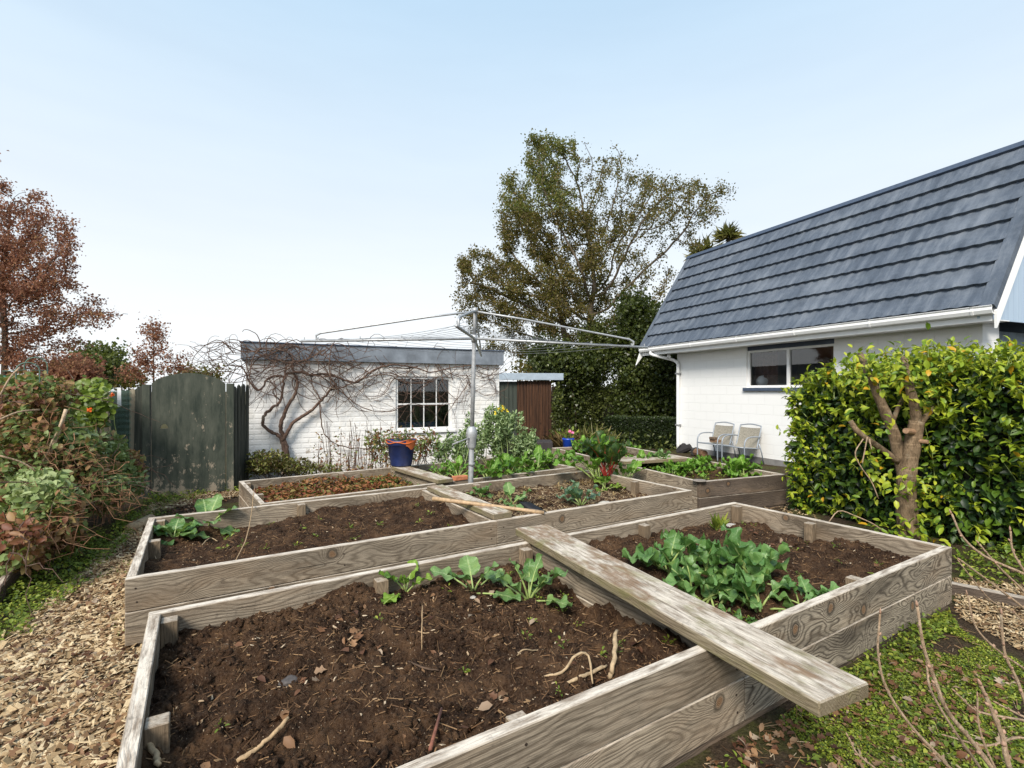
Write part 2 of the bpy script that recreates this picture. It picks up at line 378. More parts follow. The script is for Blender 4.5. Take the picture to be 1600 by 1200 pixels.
M_WHITE = plain('white_paint', (.80, .80, .79), .45, 0, .03, 6, .05, dirt=((.55, .54, .50), .18))
M_DARKTRIM = plain('dark_blue_trim', (.055, .075, .115), .5, 0, .15, 12, .05)
M_FASCIA = plain('grey_blue_fascia', (.20, .225, .26), .5, .13, .28, 4.5, .05, dirt=((.11, .125, .15), .6))
M_FASCIA2 = plain('pale_blue_fascia', (.36, .43, .50), .5, .15, .12, 6, .05)
M_BLUEPOT = plain('blue_plastic', (.016, .032, .125), .5, 0, .3, 8, .05, dirt=((.08, .09, .14), .6))
M_BLUEPOT2 = plain('bright_blue_glaze', (.015, .06, .42), .3, 0, .15, 8, .03)
M_TERRA = plain('orange_plastic', (.55, .13, .035), .5, 0, .2, 12, .1)
M_BRICK = plain('orange_brick', (.46, .17, .08), .8, 0, .3, 30, .4)
M_CHAIR = plain('silver_tube', (.30, .335, .38), .45, .3, .1, 20, .03)
M_BLADE = plain('black_steel', (.014, .014, .016), .45, .4, .3, 20, .1)
M_HANDLE = plain('worn_ash_handle', (.40, .27, .15), .6, 0, .3, 35, .2)
M_RUSTBOARD = None
def board_paint(name, base, streak, peel=None, peelamt=.5, scale=(26, 26, 1.2)):
    t = NT(name); c = t.coord('Object')
    s = t.noise(t.scale(c, scale), 1.0, 5, .65)
    col = t.mix(t.ramp(s, [(.35, 0.0), (.68, 1.0)]), base, streak)
    if peel:
        p = t.noise(t.scale(c, (9, 9, 5)), 1.0, 6, .75); z = t.n('ShaderNodeSeparateXYZ', {0: c}).outputs[2]
        low = t.ramp(z, [(.0, .075), (.55, .02), (1.0, 0.0)])
        p = t.math('ADD', p, t.math('MULTIPLY', low, peelamt*2))
        col = t.mix(t.ramp(p, [(.62, 0.0), (.68, .9)]), col, peel)
    return t.done(t.pbr(col, .75, t.bump(s, .3, .005), spec=.25))
M_GATE = board_paint('peeling_dark_green_paint', (.026, .035, .027), (.088, .094, .072), (.30, .25, .185), 1.1, (9, 9, 2.2))
M_PICKET = board_paint('dark_weathered_pickets', (.022, .027, .021), (.085, .085, .068), (.20, .17, .12), .3)
M_PALEPICKET = board_paint('pale_weathered_picket', (.20, .17, .12), (.34, .30, .22), (.40, .36, .28), .2)
M_RUST = board_paint('rusty_brown_boards', (.018, .010, .007), (.105, .048, .024), (.016, .009, .006), .8, (34, 34, 1.3))
M_GREENDOOR = board_paint('dull_green_door_paint', (.036, .045, .037), (.06, .07, .058))
M_FENCEB = board_paint('grey_brown_fence_boards', (.07, .05, .035), (.17, .125, .085))
M_BLUECLAD = board_paint('pale_blue_cladding', (.36, .46, .58), (.41, .51, .62))
M_PLANTER = board_paint('dark_stained_timber', (.03, .026, .026), (.06, .05, .05))
def block_wall(name, bw, bh, mort, col, bumpd, rough=.7, dirt=True, off=.5):
    t = NT(name); a = t.attr('gc').outputs['Vector']
    br = t.n('ShaderNodeTexBrick', {'Vector': a, 'Color1': (1, 1, 1, 1), 'Color2': (.9, .9, .9, 1), 'Mortar': (0, 0, 0, 1), 'Scale': 1.0, 'Mortar Size': mort, 'Mortar Smooth': .35, 'Brick Width': bw, 'Row Height': bh})
    br.offset = off
    bf = t.n('ShaderNodeSeparateColor', {0: br.outputs['Color']}).outputs[0]
    n = t.noise(a, 22.0, 6, .65)
    c = t.mix(t.ramp(bf, [(.1, .10), (.8, 0.0)]), col, tuple(x*.6 for x in col))
    if dirt:
        d = t.noise(t.scale(a, (2.2, 1.3, 1)), 1.0, 6, .7)
        c = t.mix(t.ramp(d, [(.52, 0.0), (.72, .5)]), c, tuple(x*y for x, y in zip(col, (.74, .68, .58))))
        d2 = t.noise(t.scale(a, (9, 7, 1)), 1.0, 6, .75); z = t.n('ShaderNodeSeparateXYZ', {0: a}).outputs[1]
        lo = t.ramp(z, [(.0, .22), (.7, .06), (1.0, .03)])
        c = t.mix(t.ramp(t.math('ADD', d2, lo), [(.66, 0.0), (.76, .75)]), c, (.34, .27, .19))
    h = t.math('ADD', t.math('MULTIPLY', bf, 1.0), t.math('MULTIPLY', n, .35 if dirt else .08))
    return t.done(t.pbr(c, rough, t.bump(h, .55, bumpd), spec=.3))
M_HOUSEW = block_wall('white_concrete_block', .40, .20, .006, (.80, .80, .79), .006, dirt=False)
M_SHEDW = block_wall('white_painted_rough_brick', .24, .086, .016, (.82, .81, .79), .010)
def roof_mat():
    t = NT('slate_blue_roof_tile'); a = t.attr('gc').outputs['Vector']
    s = t.noise(t.scale(a, (5, .9, 1)), 1.0, 7, .72); g = t.noise(a, 190.0, 3, .7)
    col = t.ramp(s, [(.30, (.058, .073, .096)), (.5, (.094, .116, .150)), (.72, (.20, .225, .26))])
    col = t.mix(t.ramp(g, [(.35, .5), (.6, 0.0)]), col, (.025, .036, .055))
    dd = t.noise(t.scale(t.coord('Object'), (1.1, 1.1, 1.1)), 1.0, 6, .75); col = t.mix(t.ramp(dd, [(.48, 0.0), (.70, .5)]), col, (.20, .225, .26))
    lc = t.noise(t.coord('Object'), 26.0, 4, .7); col = t.mix(t.ramp(lc, [(.66, 0.0), (.74, .5)]), col, (.27, .28, .27))
    return t.done(t.pbr(col, .78, t.bump(g, .4, .004), spec=.3))
M_ROOF = roof_mat()
def glass_mat(name, tint, refl=.12):
    t = NT(name); fr = t.n('ShaderNodeFresnel', {0: 1.45}).outputs[0]
    f = t.math('MULTIPLY_ADD', fr, 1.3, refl, clamp=True)
    tr = t.n('ShaderNodeBsdfTransparent', {0: (*tint, 1)}).outputs[0]; gl = t.n('ShaderNodeBsdfGlossy', {0: (1, 1, 1, 1), 1: .02}).outputs[0]
    return t.done(t.n('ShaderNodeMixShader', {0: f, 1: tr, 2: gl}).outputs[0])
M_GLASS = glass_mat('window_glass', (.86, .88, .88), .05)
M_ROOM = plain('room_wall', (.36, .33, .26), .8, 0, .1, 3, 0)
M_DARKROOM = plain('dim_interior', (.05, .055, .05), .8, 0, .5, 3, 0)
M_CURT = plain('brown_curtain', (.12, .06, .04), .9, 0, .3, 20, 0)
M_PLASTICW = plain('white_plastic', (.75, .75, .76), .5, 0, .05, 8, 0)
def sling_mat():
    t = NT('woven_sling'); c = t.coord('Object')
    w = t.n('ShaderNodeTexNoise', {'Vector': t.scale(c, (60, 60, 9)), 'Scale': 2.0, 'Detail': 3.0}).outputs[0]
    col = t.ramp(w, [(.3, (.17, .155, .125)), (.7, (.36, .335, .28))])
    return t.done(t.pbr(col, .8, t.bump(w, .2, .002), spec=.2))
M_SLING = sling_mat()
def bark(name, a, b, sc=14):
    t = NT(name); c = t.coord('Object')
    n = t.noise(t.scale(c, (sc, sc, sc*.35)), 1.0, 6, .7)
    ringn = t.noise(t.scale(c, (3, 3, 38)), 1.0, 3, .6)
    col = t.ramp(n, [(.3, a), (.7, b)])
    col = t.mix(t.ramp(ringn, [(.56, 0.0), (.72, .5)]), col, tuple(min(1, x*1.6) for x in b))
    ck = t.noise(t.scale(c, (70, 70, 26)), 1.0, 4, .7); li = t.noise(c, 9.0, 5, .7)
    col = t.mix(t.ramp(ck, [(.32, .7), (.52, 0.0)]), col, tuple(x*.45 for x in a)); col = t.mix(t.ramp(li, [(.58, 0.0), (.68, .5)]), col, (.30, .27, .20))
    return t.done(t.pbr(col, .88, t.bump(t.math('ADD', n, t.math('MULTIPLY', ck, .6)), .8, .015), spec=.15))
M_BARKH = bark('hedge_tree_bark', (.095, .064, .038), (.28, .20, .125))
M_BARK = bark('grey_brown_bark', (.06, .048, .034), (.17, .135, .095))
M_BARKD = bark('dark_twig_bark', (.05, .036, .026), (.12, .085, .06), 30)
M_VINE = bark('bare_vine_bark', (.065, .042, .032), (.19, .12, .09), 40)
M_TWIG = bark('pale_twig_bark', (.30, .20, .12), (.52, .39, .27), 90)
M_BUD = plain('pinkish_bud', (.32, .195, .13), .6, 0, .3, 90, .1)
# foliage
L_OLIVE = leafmat('olive_brown_foliage', [(0, (.05, .035, .010)), (.4, (.135, .095, .026)), (.7, (.21, .148, .042)), (1, (.17, .19, .048))], .40)
L_RED = leafmat('red_brown_foliage', [(0, (.13, .052, .034)), (.4, (.31, .14, .088)), (.75, (.43, .22, .125)), (1, (.48, .32, .14))], .42, .6, .2, noise='dry')
L_DARK = leafmat('dark_evergreen_foliage', [(0, (.018, .026, .009)), (.5, (.050, .068, .018)), (.85, (.115, .14, .034)), (1, (.19, .21, .055))], .3, .35)
L_IVY = leafmat('ivy_green_foliage', [(0, (.035, .044, .012)), (.5, (.085, .105, .026)), (1, (.17, .19, .045))])
L_BOX = leafmat('clipped_box_foliage', [(0, (.010, .016, .006)), (.6, (.028, .045, .014)), (1, (.07, .10, .025))], .2, .4)
L_HEDGE = leafmat('glossy_hedge_foliage', [(0, (.006, .016, .006)), (.30, (.020, .050, .013)), (.60, (.11, .20, .020)), (.80, (.28, .36, .025)), (.97, (.42, .45, .04)), (1, (.52, .30, .02))], .25, .42, .32, noise=False)
L_WEED = leafmat('fresh_weed_foliage', [(0, (.06, .10, .014)), (.4, (.17, .24, .03)), (.8, (.30, .38, .05)), (1, (.46, .46, .07))], .35)
L_MOSS = leafmat('yellow_green_moss_foliage', [(0, (.06, .09, .012)), (.45, (.19, .25, .026)), (.85, (.34, .40, .04)), (1, (.46, .46, .06))])
L_BRAMBLE = leafmat('bramble_foliage', [(0, (.15, .045, .025)), (.22, (.21, .085, .045)), (.42, (.33, .20, .09)), (.52, (.12, .16, .04)), (.85, (.19, .26, .085)), (1, (.34, .40, .18))], .25, .5, .3, noise=False)
L_BROAD = leafmat('broad_bean_foliage', [(0, (.10, .16, .06)), (.5, (.26, .36, .15)), (1, (.48, .58, .31))], .25, .5, noise=False)
L_STRAW = leafmat('strawberry_foliage', [(0, (.09, .022, .012)), (.3, (.24, .075, .03)), (.6, (.30, .17, .06)), (.75, (.09, .13, .03)), (1, (.14, .28, .05))], .2, .55, .3, noise=False)
L_GOLD = leafmat('tan_dry_foliage', [(0, (.12, .075, .03)), (1, (.38, .28, .13))], .2, .6, .2, noise='dry')
L_SPIKE = leafmat('spiky_leaf_foliage', [(0, (.10, .10, .03)), (.6, (.34, .31, .11)), (1, (.48, .38, .18))])
def veg_mat(name, deep, mid, pale):
    t = NT(name); a = t.attr('lf').outputs['Vector']; sp = t.n('ShaderNodeSeparateXYZ', {0: a})
    u = t.math('ABSOLUTE', sp.outputs[0]); v = sp.outputs[1]
    rib = t.ramp(u, [(.03, 1.0), (.13, 0.0)])
    ph = t.math('SINE', t.math('MULTIPLY', t.math('SUBTRACT', v, t.math('MULTIPLY', u, .22)), 42.0))
    sv_ = t.math('MULTIPLY', t.ramp(ph, [(.82, 0.0), (.99, .8)]), t.ramp(u, [(.0, 1.0), (.8, .5), (1.0, 0.0)]))
    n = t.noise(t.coord('Object'), 30.0, 3, .6); yl = t.noise(t.coord('Object'), 7.0, 3, .6)
    base = t.mix(sp.outputs[2], deep, mid); base = t.mix(t.ramp(n, [(.3, .4), (.6, 0.0)]), base, deep); base = t.mix(t.ramp(yl, [(.55, 0.0), (.75, .4)]), base, (.30, .36, .06))
    col = t.mix(t.math('MAXIMUM', t.math('MULTIPLY', rib, .75), t.math('MULTIPLY', sv_, .5)), base, pale)
    h = t.math('ADD', t.noise(t.coord('Object'), 55.0, 3), t.math('MULTIPLY', sv_, -.6))
    p = t.pbr(col, .42, t.bump(h, .5, .006), spec=.4)
    tr = t.n('ShaderNodeBsdfTranslucent', {'Color': t.mix(.5, col, (.25, .4, .03))}).outputs[0]
    return t.done(t.n('ShaderNodeMixShader', {0: .28, 1: p, 2: tr}).outputs[0])
V_CABB = veg_mat('cabbage_leaf', (.075, .17, .045), (.22, .35, .12), (.42, .53, .25))
V_MUST = veg_mat('mustard_leaf', (.06, .15, .035), (.17, .31, .095), (.34, .46, .20))
V_LIME = veg_mat('young_lime_leaf', (.09, .19, .022), (.24, .38, .05), (.42, .52, .15))
V_BRIGHT = veg_mat('bright_green_leaf', (.075, .19, .018), (.19, .36, .045), (.40, .54, .15))
V_KALE = veg_mat('kale_leaf', (.06, .13, .075), (.17, .27, .17), (.38, .46, .30))
V_CHARD = veg_mat('chard_leaf', (.014, .04, .012), (.055, .12, .03), (.25, .10, .04))
M_STEM = plain('pale_green_stem', (.30, .38, .12), .5, 0, .25, 40, .05)
M_REDSTEM = plain('red_chard_stem', (.27, .022, .016), .4, 0, .35, 40, .05)
M_FLOWER = plain('orange_flower', (.75, .12, .01), .5, 0, .2, 60, .05)
M_YFLOWER = plain('yellow_flower', (.75, .58, .03), .5, 0, .2, 60, .05)
M_PINK = plain('pink_flower', (.75, .18, .34), .5, 0, .2, 60, .05)
M_GREENWIRE = plain('green_coated_wire', (.09, .16, .12), .5, .2, .2, 30, .05)
M_NET = plain('green_net', (.04, .30, .20), .7, 0, .3, 60, .1)
M_CANE = plain('bamboo_cane', (.46, .34, .22), .6, 0, .3, 40, .2)
# ------------------------------------------------------------------ ground
def axis(lo, hi, s):
    a = np.arange(lo, hi+1e-6, s); out = [s*1.4]
    while sum(out) < 600: out.append(out[-1]*1.35)
    e = np.cumsum(out); return np.concatenate([lo-e[::-1], a, hi+e])
def gz(x, y):
    x = np.asarray(x, float); y = np.asarray(y, float)
    near = 1/(1+np.exp((np.hypot(x-2, y-3)-14)))
    return near*(fbm(x*1.3, y*1.3, 3, 3)*.05+fbm(x*9, y*9, 5, 3)*.022)
gx = axis(-6.0, 11.0, .055); gy = axis(-2.5, 11.0, .055)
GX, GY = np.meshgrid(gx, gy, indexing='ij'); NX, NY = GX.shape
ii = np.arange(NX*NY).reshape(NX, NY)
def gridfaces(idx): return np.stack([idx[:-1, :-1], idx[1:, :-1], idx[1:, 1:], idx[:-1, 1:]], -1).reshape(-1, 4)
tag(build('ground', np.stack([GX, GY, gz(GX, GY)], -1).reshape(-1, 3), [gridfaces(ii)], M_GROUND, smooth=True),
    'brown earth with patches of moss reaching from the beds to beyond the fences', 'ground', kind='structure')
# ------------------------------------------------------------------ raised beds
_bi = [0]
def board(name, parent, o, u, v, w, mat, bev=.004):
    _bi[0] += 1
    gco = np.array([rng.uniform(0, 40), rng.uniform(0, 30), rng.uniform(0, 20)])
    return MB().box(o, u, v, w, bev, gco).build(name, mat, parent)
class Bed:
    def __init__(s, label, o, ang, L, W, H, joints, div, mats, posts, gap=.035, group='timber raised garden beds'):
        s.o = np.array([o[0], o[1], 0.0]); s.u = np.array([math.cos(ang), math.sin(ang), 0]); s.v = np.array([-math.sin(ang), math.cos(ang), 0])
        s.L, s.W, s.H = L, W, H; z = np.array([0, 0, 1.0]); t = .05
        r = s.root = thing('raised_bed', label, 'raised bed', s.o, 0, group)
        hb = (H-gap)/2
        P = lambda a, b, c: s.o+s.u*a+s.v*b+z*c
        s.P = P
        def side(a0, b0, du, dv, m, inset=0):
            for k in (0, 1):
                board('board', r, P(a0, b0, gap+k*(hb+.002)), du, dv, z*(hb-.002), m)
        js = [0]+joints+[L]
        for k in range(len(js)-1):
            e0 = .0015 if k else 0
            side(js[k]+e0, 0, s.u*(js[k+1]-js[k]-e0), s.v*t, mats[0] if k == 0 else mats[1])
            side(js[k]+e0, W-t, s.u*(js[k+1]-js[k]-e0), s.v*t, mats[2])
        side(0.002, t, s.v*(W-2*t), s.u*t, mats[3])
        side(L-t-.002, t, s.v*(W-2*t), s.u*t, mats[3])
        if div: 
            board('divider_board', r, P(div-.02, t, .06), s.v*(W-2*t), s.u*.045, z*(hb-.04), mats[3])
            board('divider_board', r, P(div-.02, t, .06+hb-.035), s.v*(W-2*t), s.u*.045, z*(H-.012-(.06+hb-.035)), mats[3])
        if gap > .01:
            for (a, b, du, dv) in ((.03, .012, s.u*(L-.06), s.v*.03), (.03, W-.042, s.u*(L-.06), s.v*.03), (.012, .05, s.v*(W-.1), s.u*.03), (L-.042, .05, s.v*(W-.1), s.u*.03)):
                board('base_strip', r, P(a, b, -.05), du, dv, z*(gap+.048), M_BEDD, .002)
        for (a, b, h) in posts:
            board('corner_post', r, P(a-.035, b-.035, 0), s.u*.07, s.v*.07, z*h, M_POST, .003)
def soil(bed, a0, a1, b0, b1, base, seed, step, label, mound=None, rough=.055, crumbs=0):
    na = max(8, int((a1-a0)/step)); nb = max(8, int((b1-b0)/step))
    A, B = np.meshgrid(np.linspace(a0, a1, na), np.linspace(b0, b1, nb), indexing='ij')
    def hz(a, b):
        a = np.asarray(a, float); b = np.asarray(b, float)
        h = base+fbm(a*1.5, b*1.5, seed, 2)*.09+fbm(a*5, b*5, seed+7, 3)*rough*2.1
        h = h+np.abs(fbm(a*12, b*12, seed+20, 4, .6))*rough*.9*np.clip(.6+2.2*fbm(a*2.3, b*2.3, seed+44, 2), .1, 1.6)+fbm(a*31, b*31, seed+25, 3, .65)*rough*.95
        if mound is not None: h = h+mound(a, b)
        return h
    Hh = hz(A, B)+fbm(A*60, B*60, seed+31, 2, .6)*rough*.32
    Z = np.minimum(Hh, bed.H-.012)
    V = bed.o+A[..., None]*bed.u+B[..., None]*bed.v+Z[..., None]*np.array([0, 0, 1.0])
    m = MB().add(V.reshape(-1, 3), [gridfaces(np.arange(na*nb).reshape(na, nb))])
    if crumbs:
        n = crumbs; a = rng.uniform(a0+.02, a1-.02, n); b = rng.uniform(b0+.02, b1-.02, n)
        keep = fbm(a*3.4, b*3.4, seed+50, 3) > .0; a = a[keep]; b = b[keep]; n = len(a)
        p = bed.o+a[:, None]*bed.u+b[:, None]*bed.v+hz(a, b)[:, None]*np.array([0, 0, 1.0])
        s = .0022+.018*rng.random(n)**6
        ico = bmesh.new(); bmesh.ops.create_icosphere(ico, subdivisions=1, radius=1.0)
        tv = np.array([q.co[:] for q in ico.verts])*(1+.35*rng.normal(size=(len(ico.verts), 1))*.6); tf = [[q.index for q in f.verts] for f in ico.faces]; ico.free()
        Vv, F, k = inst(tv, tf, p, rand_dir(n), rand_dir(n), s, s*rng.uniform(.7, 1.5, n), s*rng.uniform(.6, 1, n)); m.add(Vv, F)
    tag(m.build('soil', M_SOIL, None, True, org=bed.o), label, 'soil', kind='stuff')
    def place(x, y):       # height of the soil under a world point
        d = np.stack([np.asarray(x)-bed.o[0], np.asarray(y)-bed.o[1]], -1)
        return np.minimum(hz(d@bed.u[:2], d@bed.v[:2]), bed.H-.012)
    return place
NB = Bed('nearest raised bed, dark soil in two bays under a long mossy plank', (-.20, 1.36), 0, 4.62, 1.67, .42, [2.26], 2.24,
         (M_BED, M_BEDG, M_BED, M_BED), [(.088, 1.58, .40), (.088, .70, .40), (1.12, 1.575, .39), (2.14, 1.575, .40), (3.30, 1.575, .405), (4.525, 1.575, .41), (1.13, .088, .385), (3.45, .088, .41), (4.52, .9, .40)])
MBd = Bed('middle raised bed with cabbages at its left end and red chard at its right', (-.35, 3.62), 0, 4.90, 1.66, .42, [2.46], 2.46,
         (M_BED, M_BED, M_BED, M_BED), [(.088, 1.57, .405), (.088, .92, .40), (.088, .088, .40), (1.2, 1.57, .41), (3.1, 1.57, .41), (4.80, 1.57, .41), (4.80, .75, .41)])
BB = Bed('back raised bed below the white shed, red strawberry plants and a row of greens', (.54, 5.64), R_(3.4), 4.25, 1.58, .36, [2.05], 2.0,
         (M_BED, M_BED, M_BED, M_BED), [(.088, 1.49, .34), (.088, .6, .35), (1.25, 1.49, .35)], gap=.02)
RB = Bed('right raised bed standing end on before the white house, with leafy greens', (5.04, 3.90), R_(-9.5), 1.42, 3.86, .42, [], None,
         (M_BEDD, M_BED, M_BED, M_BED), [(1.33, .1, .41), (.09, 1.9, .40), (1.33, 1.9, .41)])  # front boards in darker timber: shade of the side turned from the light
board('cross_board', RB.root, RB.P(.05, 1.93, .2), RB.u*1.32, RB.v*.045, np.array([0, 0, .215]), M_BED)
def nails(bed, spots, z_=None):
    for a, h in spots:
        c = bed.P(a, -.0015, h); th = np.arange(8)*math.pi/4
        ring = [c+bed.u*.0055*math.cos(q)+ZUP*.0055*math.sin(q) for q in th]; V = ring+[q+bed.v*.004 for q in ring]
        build('nail', np.array(V), [list(range(8)), [15-i for i in range(8)]]+[[i, i+8, (i+1) % 8+8, (i+1) % 8] for i in range(8)], M_NAIL, bed.root)
ZUP = np.array([0, 0, 1.0]); M_NAIL = plain('rusty_nail', (.045, .03, .022), .7, .4, .3, 60, .1)
nails(NB, [(x+e, h) for x in (1.10, 2.20, 2.32, 3.42, 4.56) for e, h in ((0, .36), (.006, .28), (.0, .17), (.008, .09))])
nails(MBd, [(x+e, h) for x in (.05, 1.22, 2.40, 2.52, 3.7, 4.84) for e, h in ((0, .36), (.006, .28))])
bump = lambda a, b, ca, cb, r, h: h*np.exp(-((a-ca)**2+(b-cb)**2)/r**2)
zs1 = soil(NB, .05, 2.22, .05, 1.62, .285, 1, .0085, 'dark lumpy soil in the left bay of the nearest bed', lambda a, b: bump(a, b, .95, 1.35, .5, .055)+bump(a, b, 1.0, .6, .6, .03)+bump(a, b, 2.0, .9, .4, -.06)+bump(a, b, .15, 1.5, .3, -.02), .065, 17000)
zs2 = soil(NB, 2.26, 4.57, .05, 1.62, .275, 4, .012, 'crumbly brown soil in the right bay of the nearest bed', lambda a, b: bump(a, b, 2.7, 1.25, .45, .07)+bump(a, b, 3.7, .95, .6, .055)+bump(a, b, 2.5, .4, .5, -.05)+bump(a, b, 4.3, .3, .4, .03), .06, 8000)
zs3 = soil(MBd, .05, 2.44, .05, 1.61, .295, 8, .016, 'brown soil in the left bay of the middle bed', lambda a, b: bump(a, b, 2.1, 1.2, .55, .085)+bump(a, b, .4, 1.4, .4, -.02), .05, 3500)
zs4 = soil(MBd, 2.48, 4.85, .05, 1.61, .29, 12, .018, 'straw strewn soil around the chard in the middle bed', lambda a, b: bump(a, b, 3.6, 1.1, .5, .05), .05, 2500)
zs5 = soil(BB, .05, 1.98, .05, 1.53, .20, 15, .03, 'soil under the strawberry plants', None, .03)
zs6 = soil(BB, 2.02, 4.2, .05, 1.53, .25, 18, .03, 'soil under the row of greens in the back bed', None, .03)
zs7 = soil(RB, .05, 1.37, .05, 3.81, .31, 22, .025, 'soil around the greens in the right bed', None, .05, 800)
# planks lying across the beds
def plank(label, q, th, ztop, mat=None):
    c = np.array([at_z(x, y, ztop)[:2] if len(p_) == 2 else np.array(p_[:2]) for p_ in q for (x, y) in [p_[:2]]]) if isinstance(q[0], tuple) else np.array(q)
    o = c[0]; u = c[1]-c[0]; v = c[2]-c[0]
    u3 = np.array([u[0], u[1], 0]); v3 = np.array([v[0], v[1], 0]); 
    lu = np.linalg.norm(u3); v3 = v3-u3*np.dot(v3, u3)/lu**2
    r = MB().box((o[0], o[1], ztop-th), u3, v3, (0, 0, th), .005, (rng.uniform(0, 40), rng.uniform(0, 30), rng.uniform(0, 20))).build('plank', mat or M_PLANK, None, org=(o[0], o[1], ztop-th))
    return tag(r, label, 'plank', 'planks laid across the beds')
plank('long mossy plank across the nearest bed, its end jutting over the grass', [(1280, 1098), (805, 825), (1345, 1060)], .054, .475)
plank('grey plank under the spade handle across the middle bed', [(771, 803.6), (667, 759.5), (802, 800)], .05, .471)
plank('plank carrying the blue pot across the back bed', [(684, 750), (611, 728.5), (706, 746.6)], .05, .412)
plank('plank across the right bed ending near the patio chairs', [(976, 721), (1075, 715.5), (976, 713)], .05, .472)
# ------------------------------------------------------------------ leafy vegetables
def veg_leaf(base, az, e0, e1, pet, L, W, ruffle=.08, rv=None, lobes=0.0, nl=17, nw=9):
    rv = rng.random() if rv is None else rv
    hd = np.array([math.cos(az), math.sin(az), 0]); sd = np.array([-math.sin(az), math.cos(az), 0]); up = np.array([0, 0, 1.0])
    n = 6; T = pet+L; S = np.linspace(0, 1, 25); el = e0+(e1-e0)*S**1.2
    dP = (np.cos(el)[:, None]*hd+np.sin(el)[:, None]*up)*(T/24); sp = base+np.concatenate([[np.zeros(3)], np.cumsum(dP, 0)[:-1]])
    def spine(s):
        k = np.clip(s*24, 0, 23.999); i = k.astype(int); f = (k-i)[:, None]
        return sp[i]*(1-f)+sp[np.minimum(i+1, 24)]*f, el[i]
    v = np.linspace(0, 1, nl); c, ee = spine(pet/T+v*(1-pet/T))
    wp = W*.5*np.clip(np.sin(np.pi*np.clip(v*.93+.05, 0, 1)**.85), 0, 1)**.65
    if lobes: wp = wp*(1-lobes*.5*(1+np.sin(v*23+rng.uniform(0, 6)))*(1-v*.6)+.07*np.sin(v*61))
    u = np.linspace(-1, 1, nw); ph = rng.uniform(0, 6.28, 2)
    nrm = -np.sin(ee)[:, None]*hd+np.cos(ee)[:, None]*up
    off = ruffle*W*(np.abs(u)[None]**1.5*np.sin(v[:, None]*13+ph[0]+(u[None] > 0)*2.1+u[None]*2)+.55*u[None]**2)
    V = c[:, None]+u[None, :, None]*wp[:, None, None]*sd+off[..., None]*nrm[:, None]
    V = V+rng.normal(size=V.shape)*.012*W
    lf = np.stack([np.broadcast_to(u[None], (nl, nw)), np.broadcast_to(v[:, None], (nl, nw)), np.full((nl, nw), rv)], -1)
    s2 = np.linspace(0, pet/T+.55*(1-pet/T), 6); cs, _ = spine(s2); cs = cs-np.array([0, 0, .003])
    return V.reshape(-1, 3), [gridfaces(np.arange(nl*nw).reshape(nl, nw))], lf.reshape(-1, 3), cs
def veg(name, label, cat, p, n, size, mat, stem=None, spread=(.35, 1.35), droop=.9, pet=.6, wid=.75, ruffle=.1, lobes=0.0, group='leafy vegetables', clump=0.0, stemr=.035):
    r = thing(name, label, cat, p, 0, group); m = MB(); st = MB()
    az0 = rng.uniform(0, 6.28)
    for i in range(n):
        f = i/max(1, n-1); e0 = spread[0]+(spread[1]-spread[0])*(1-f) if n > 1 else 1.0
        e0 += rng.normal()*.12; L = size*rng.uniform(.75, 1.1)*(1-.35*(1-f)*.5)
        b = np.asarray(p, float)+np.array([rng.normal()*clump, rng.normal()*clump, -.01])
        V, F, lf, cs = veg_leaf(b, az0+i*2.4+rng.normal()*.25, e0, e0-droop*rng.uniform(.6, 1.3), size*pet*rng.uniform(.7, 1.2), L*.85, L*wid*rng.uniform(.8, 1.15), ruffle*1.25, None, lobes)
        m.add(V, F, lf=lf); st.tube(cs, np.linspace(size*stemr, size*stemr*.35, 6), 5)
    m.build('leaves', mat, r, True); st.build('stems', stem or M_STEM, r, True)
    return r
def pos(x, y, zf, z0=.31):
    z = z0
    for _ in range(4):
        p = at_z(x, y, z); z = float(zf(p[0], p[1]))
    return np.array([p[0], p[1], z])
G1 = 'young greens along the back of the nearest bed'
veg('cabbage_seedling', 'small yellow green seedling, leftmost of three at the back of the nearest bed', 'vegetable', pos(634, 925, zs1), 6, .17, V_LIME, None, (.5, 1.35), .8, .55, .62, .12, .15, G1)
veg('cabbage_seedling', 'round leaved seedling, middle of three at the back of the nearest bed', 'vegetable', pos(740, 928, zs1), 6, .21, V_CABB, None, (.35, 1.35), .7, .6, .75, .08, .0, G1)
veg('cabbage_seedling', 'bushiest seedling beside the mossy plank in the nearest bed', 'vegetable', pos(826, 936, zs1), 9, .24, V_CABB, None, (.3, 1.5), .6, .6, .58, .14, .25, G1)
G2 = 'mustard greens growing in a clump'
for (x, y, n, s, lab) in ((1052, 905, 13, .27, 'dark green mustard plant at the left of the clump by the mossy plank'),
        (1105, 893, 16, .22, 'mustard plant at the back of the clump by the mossy plank'),
        (1100, 940, 13, .27, 'mustard plant with broad drooping leaves at the front left of the clump'),
        (1165, 912, 14, .29, 'tallest mustard plant in the middle of the clump'),
        (1188, 950, 15, .22, 'mustard plant with thick pale stems at the right front of the clump'),
        (1268, 932, 9, .15, 'low mustard plant with a withered leaf right of the clump'),
        (1165, 972, 6, .10, 'tiny mustard plant against the front board beside the plank')):
    veg('mustard_plant', lab, 'vegetable', pos(x, y, zs2), n, s, V_MUST, None, (.15, 1.45), 1.0, .55, .66, .17, .22, G2, .045)
veg('cabbage_plant', 'cabbage plant in the left corner of the middle bed', 'vegetable', pos(272, 842, zs3), 12, .20, V_CABB, None, (.2, 1.2), .9, .45, .85, .08, 0, 'cabbages in the middle bed')
veg('cabbage_plant', 'cabbage plant with spread leaves behind the corner cabbage of the middle bed', 'vegetable', pos(325, 822, zs3), 9, .25, V_CABB, None, (.25, 1.2), .8, .55, .75, .08, 0, 'cabbages in the middle bed')
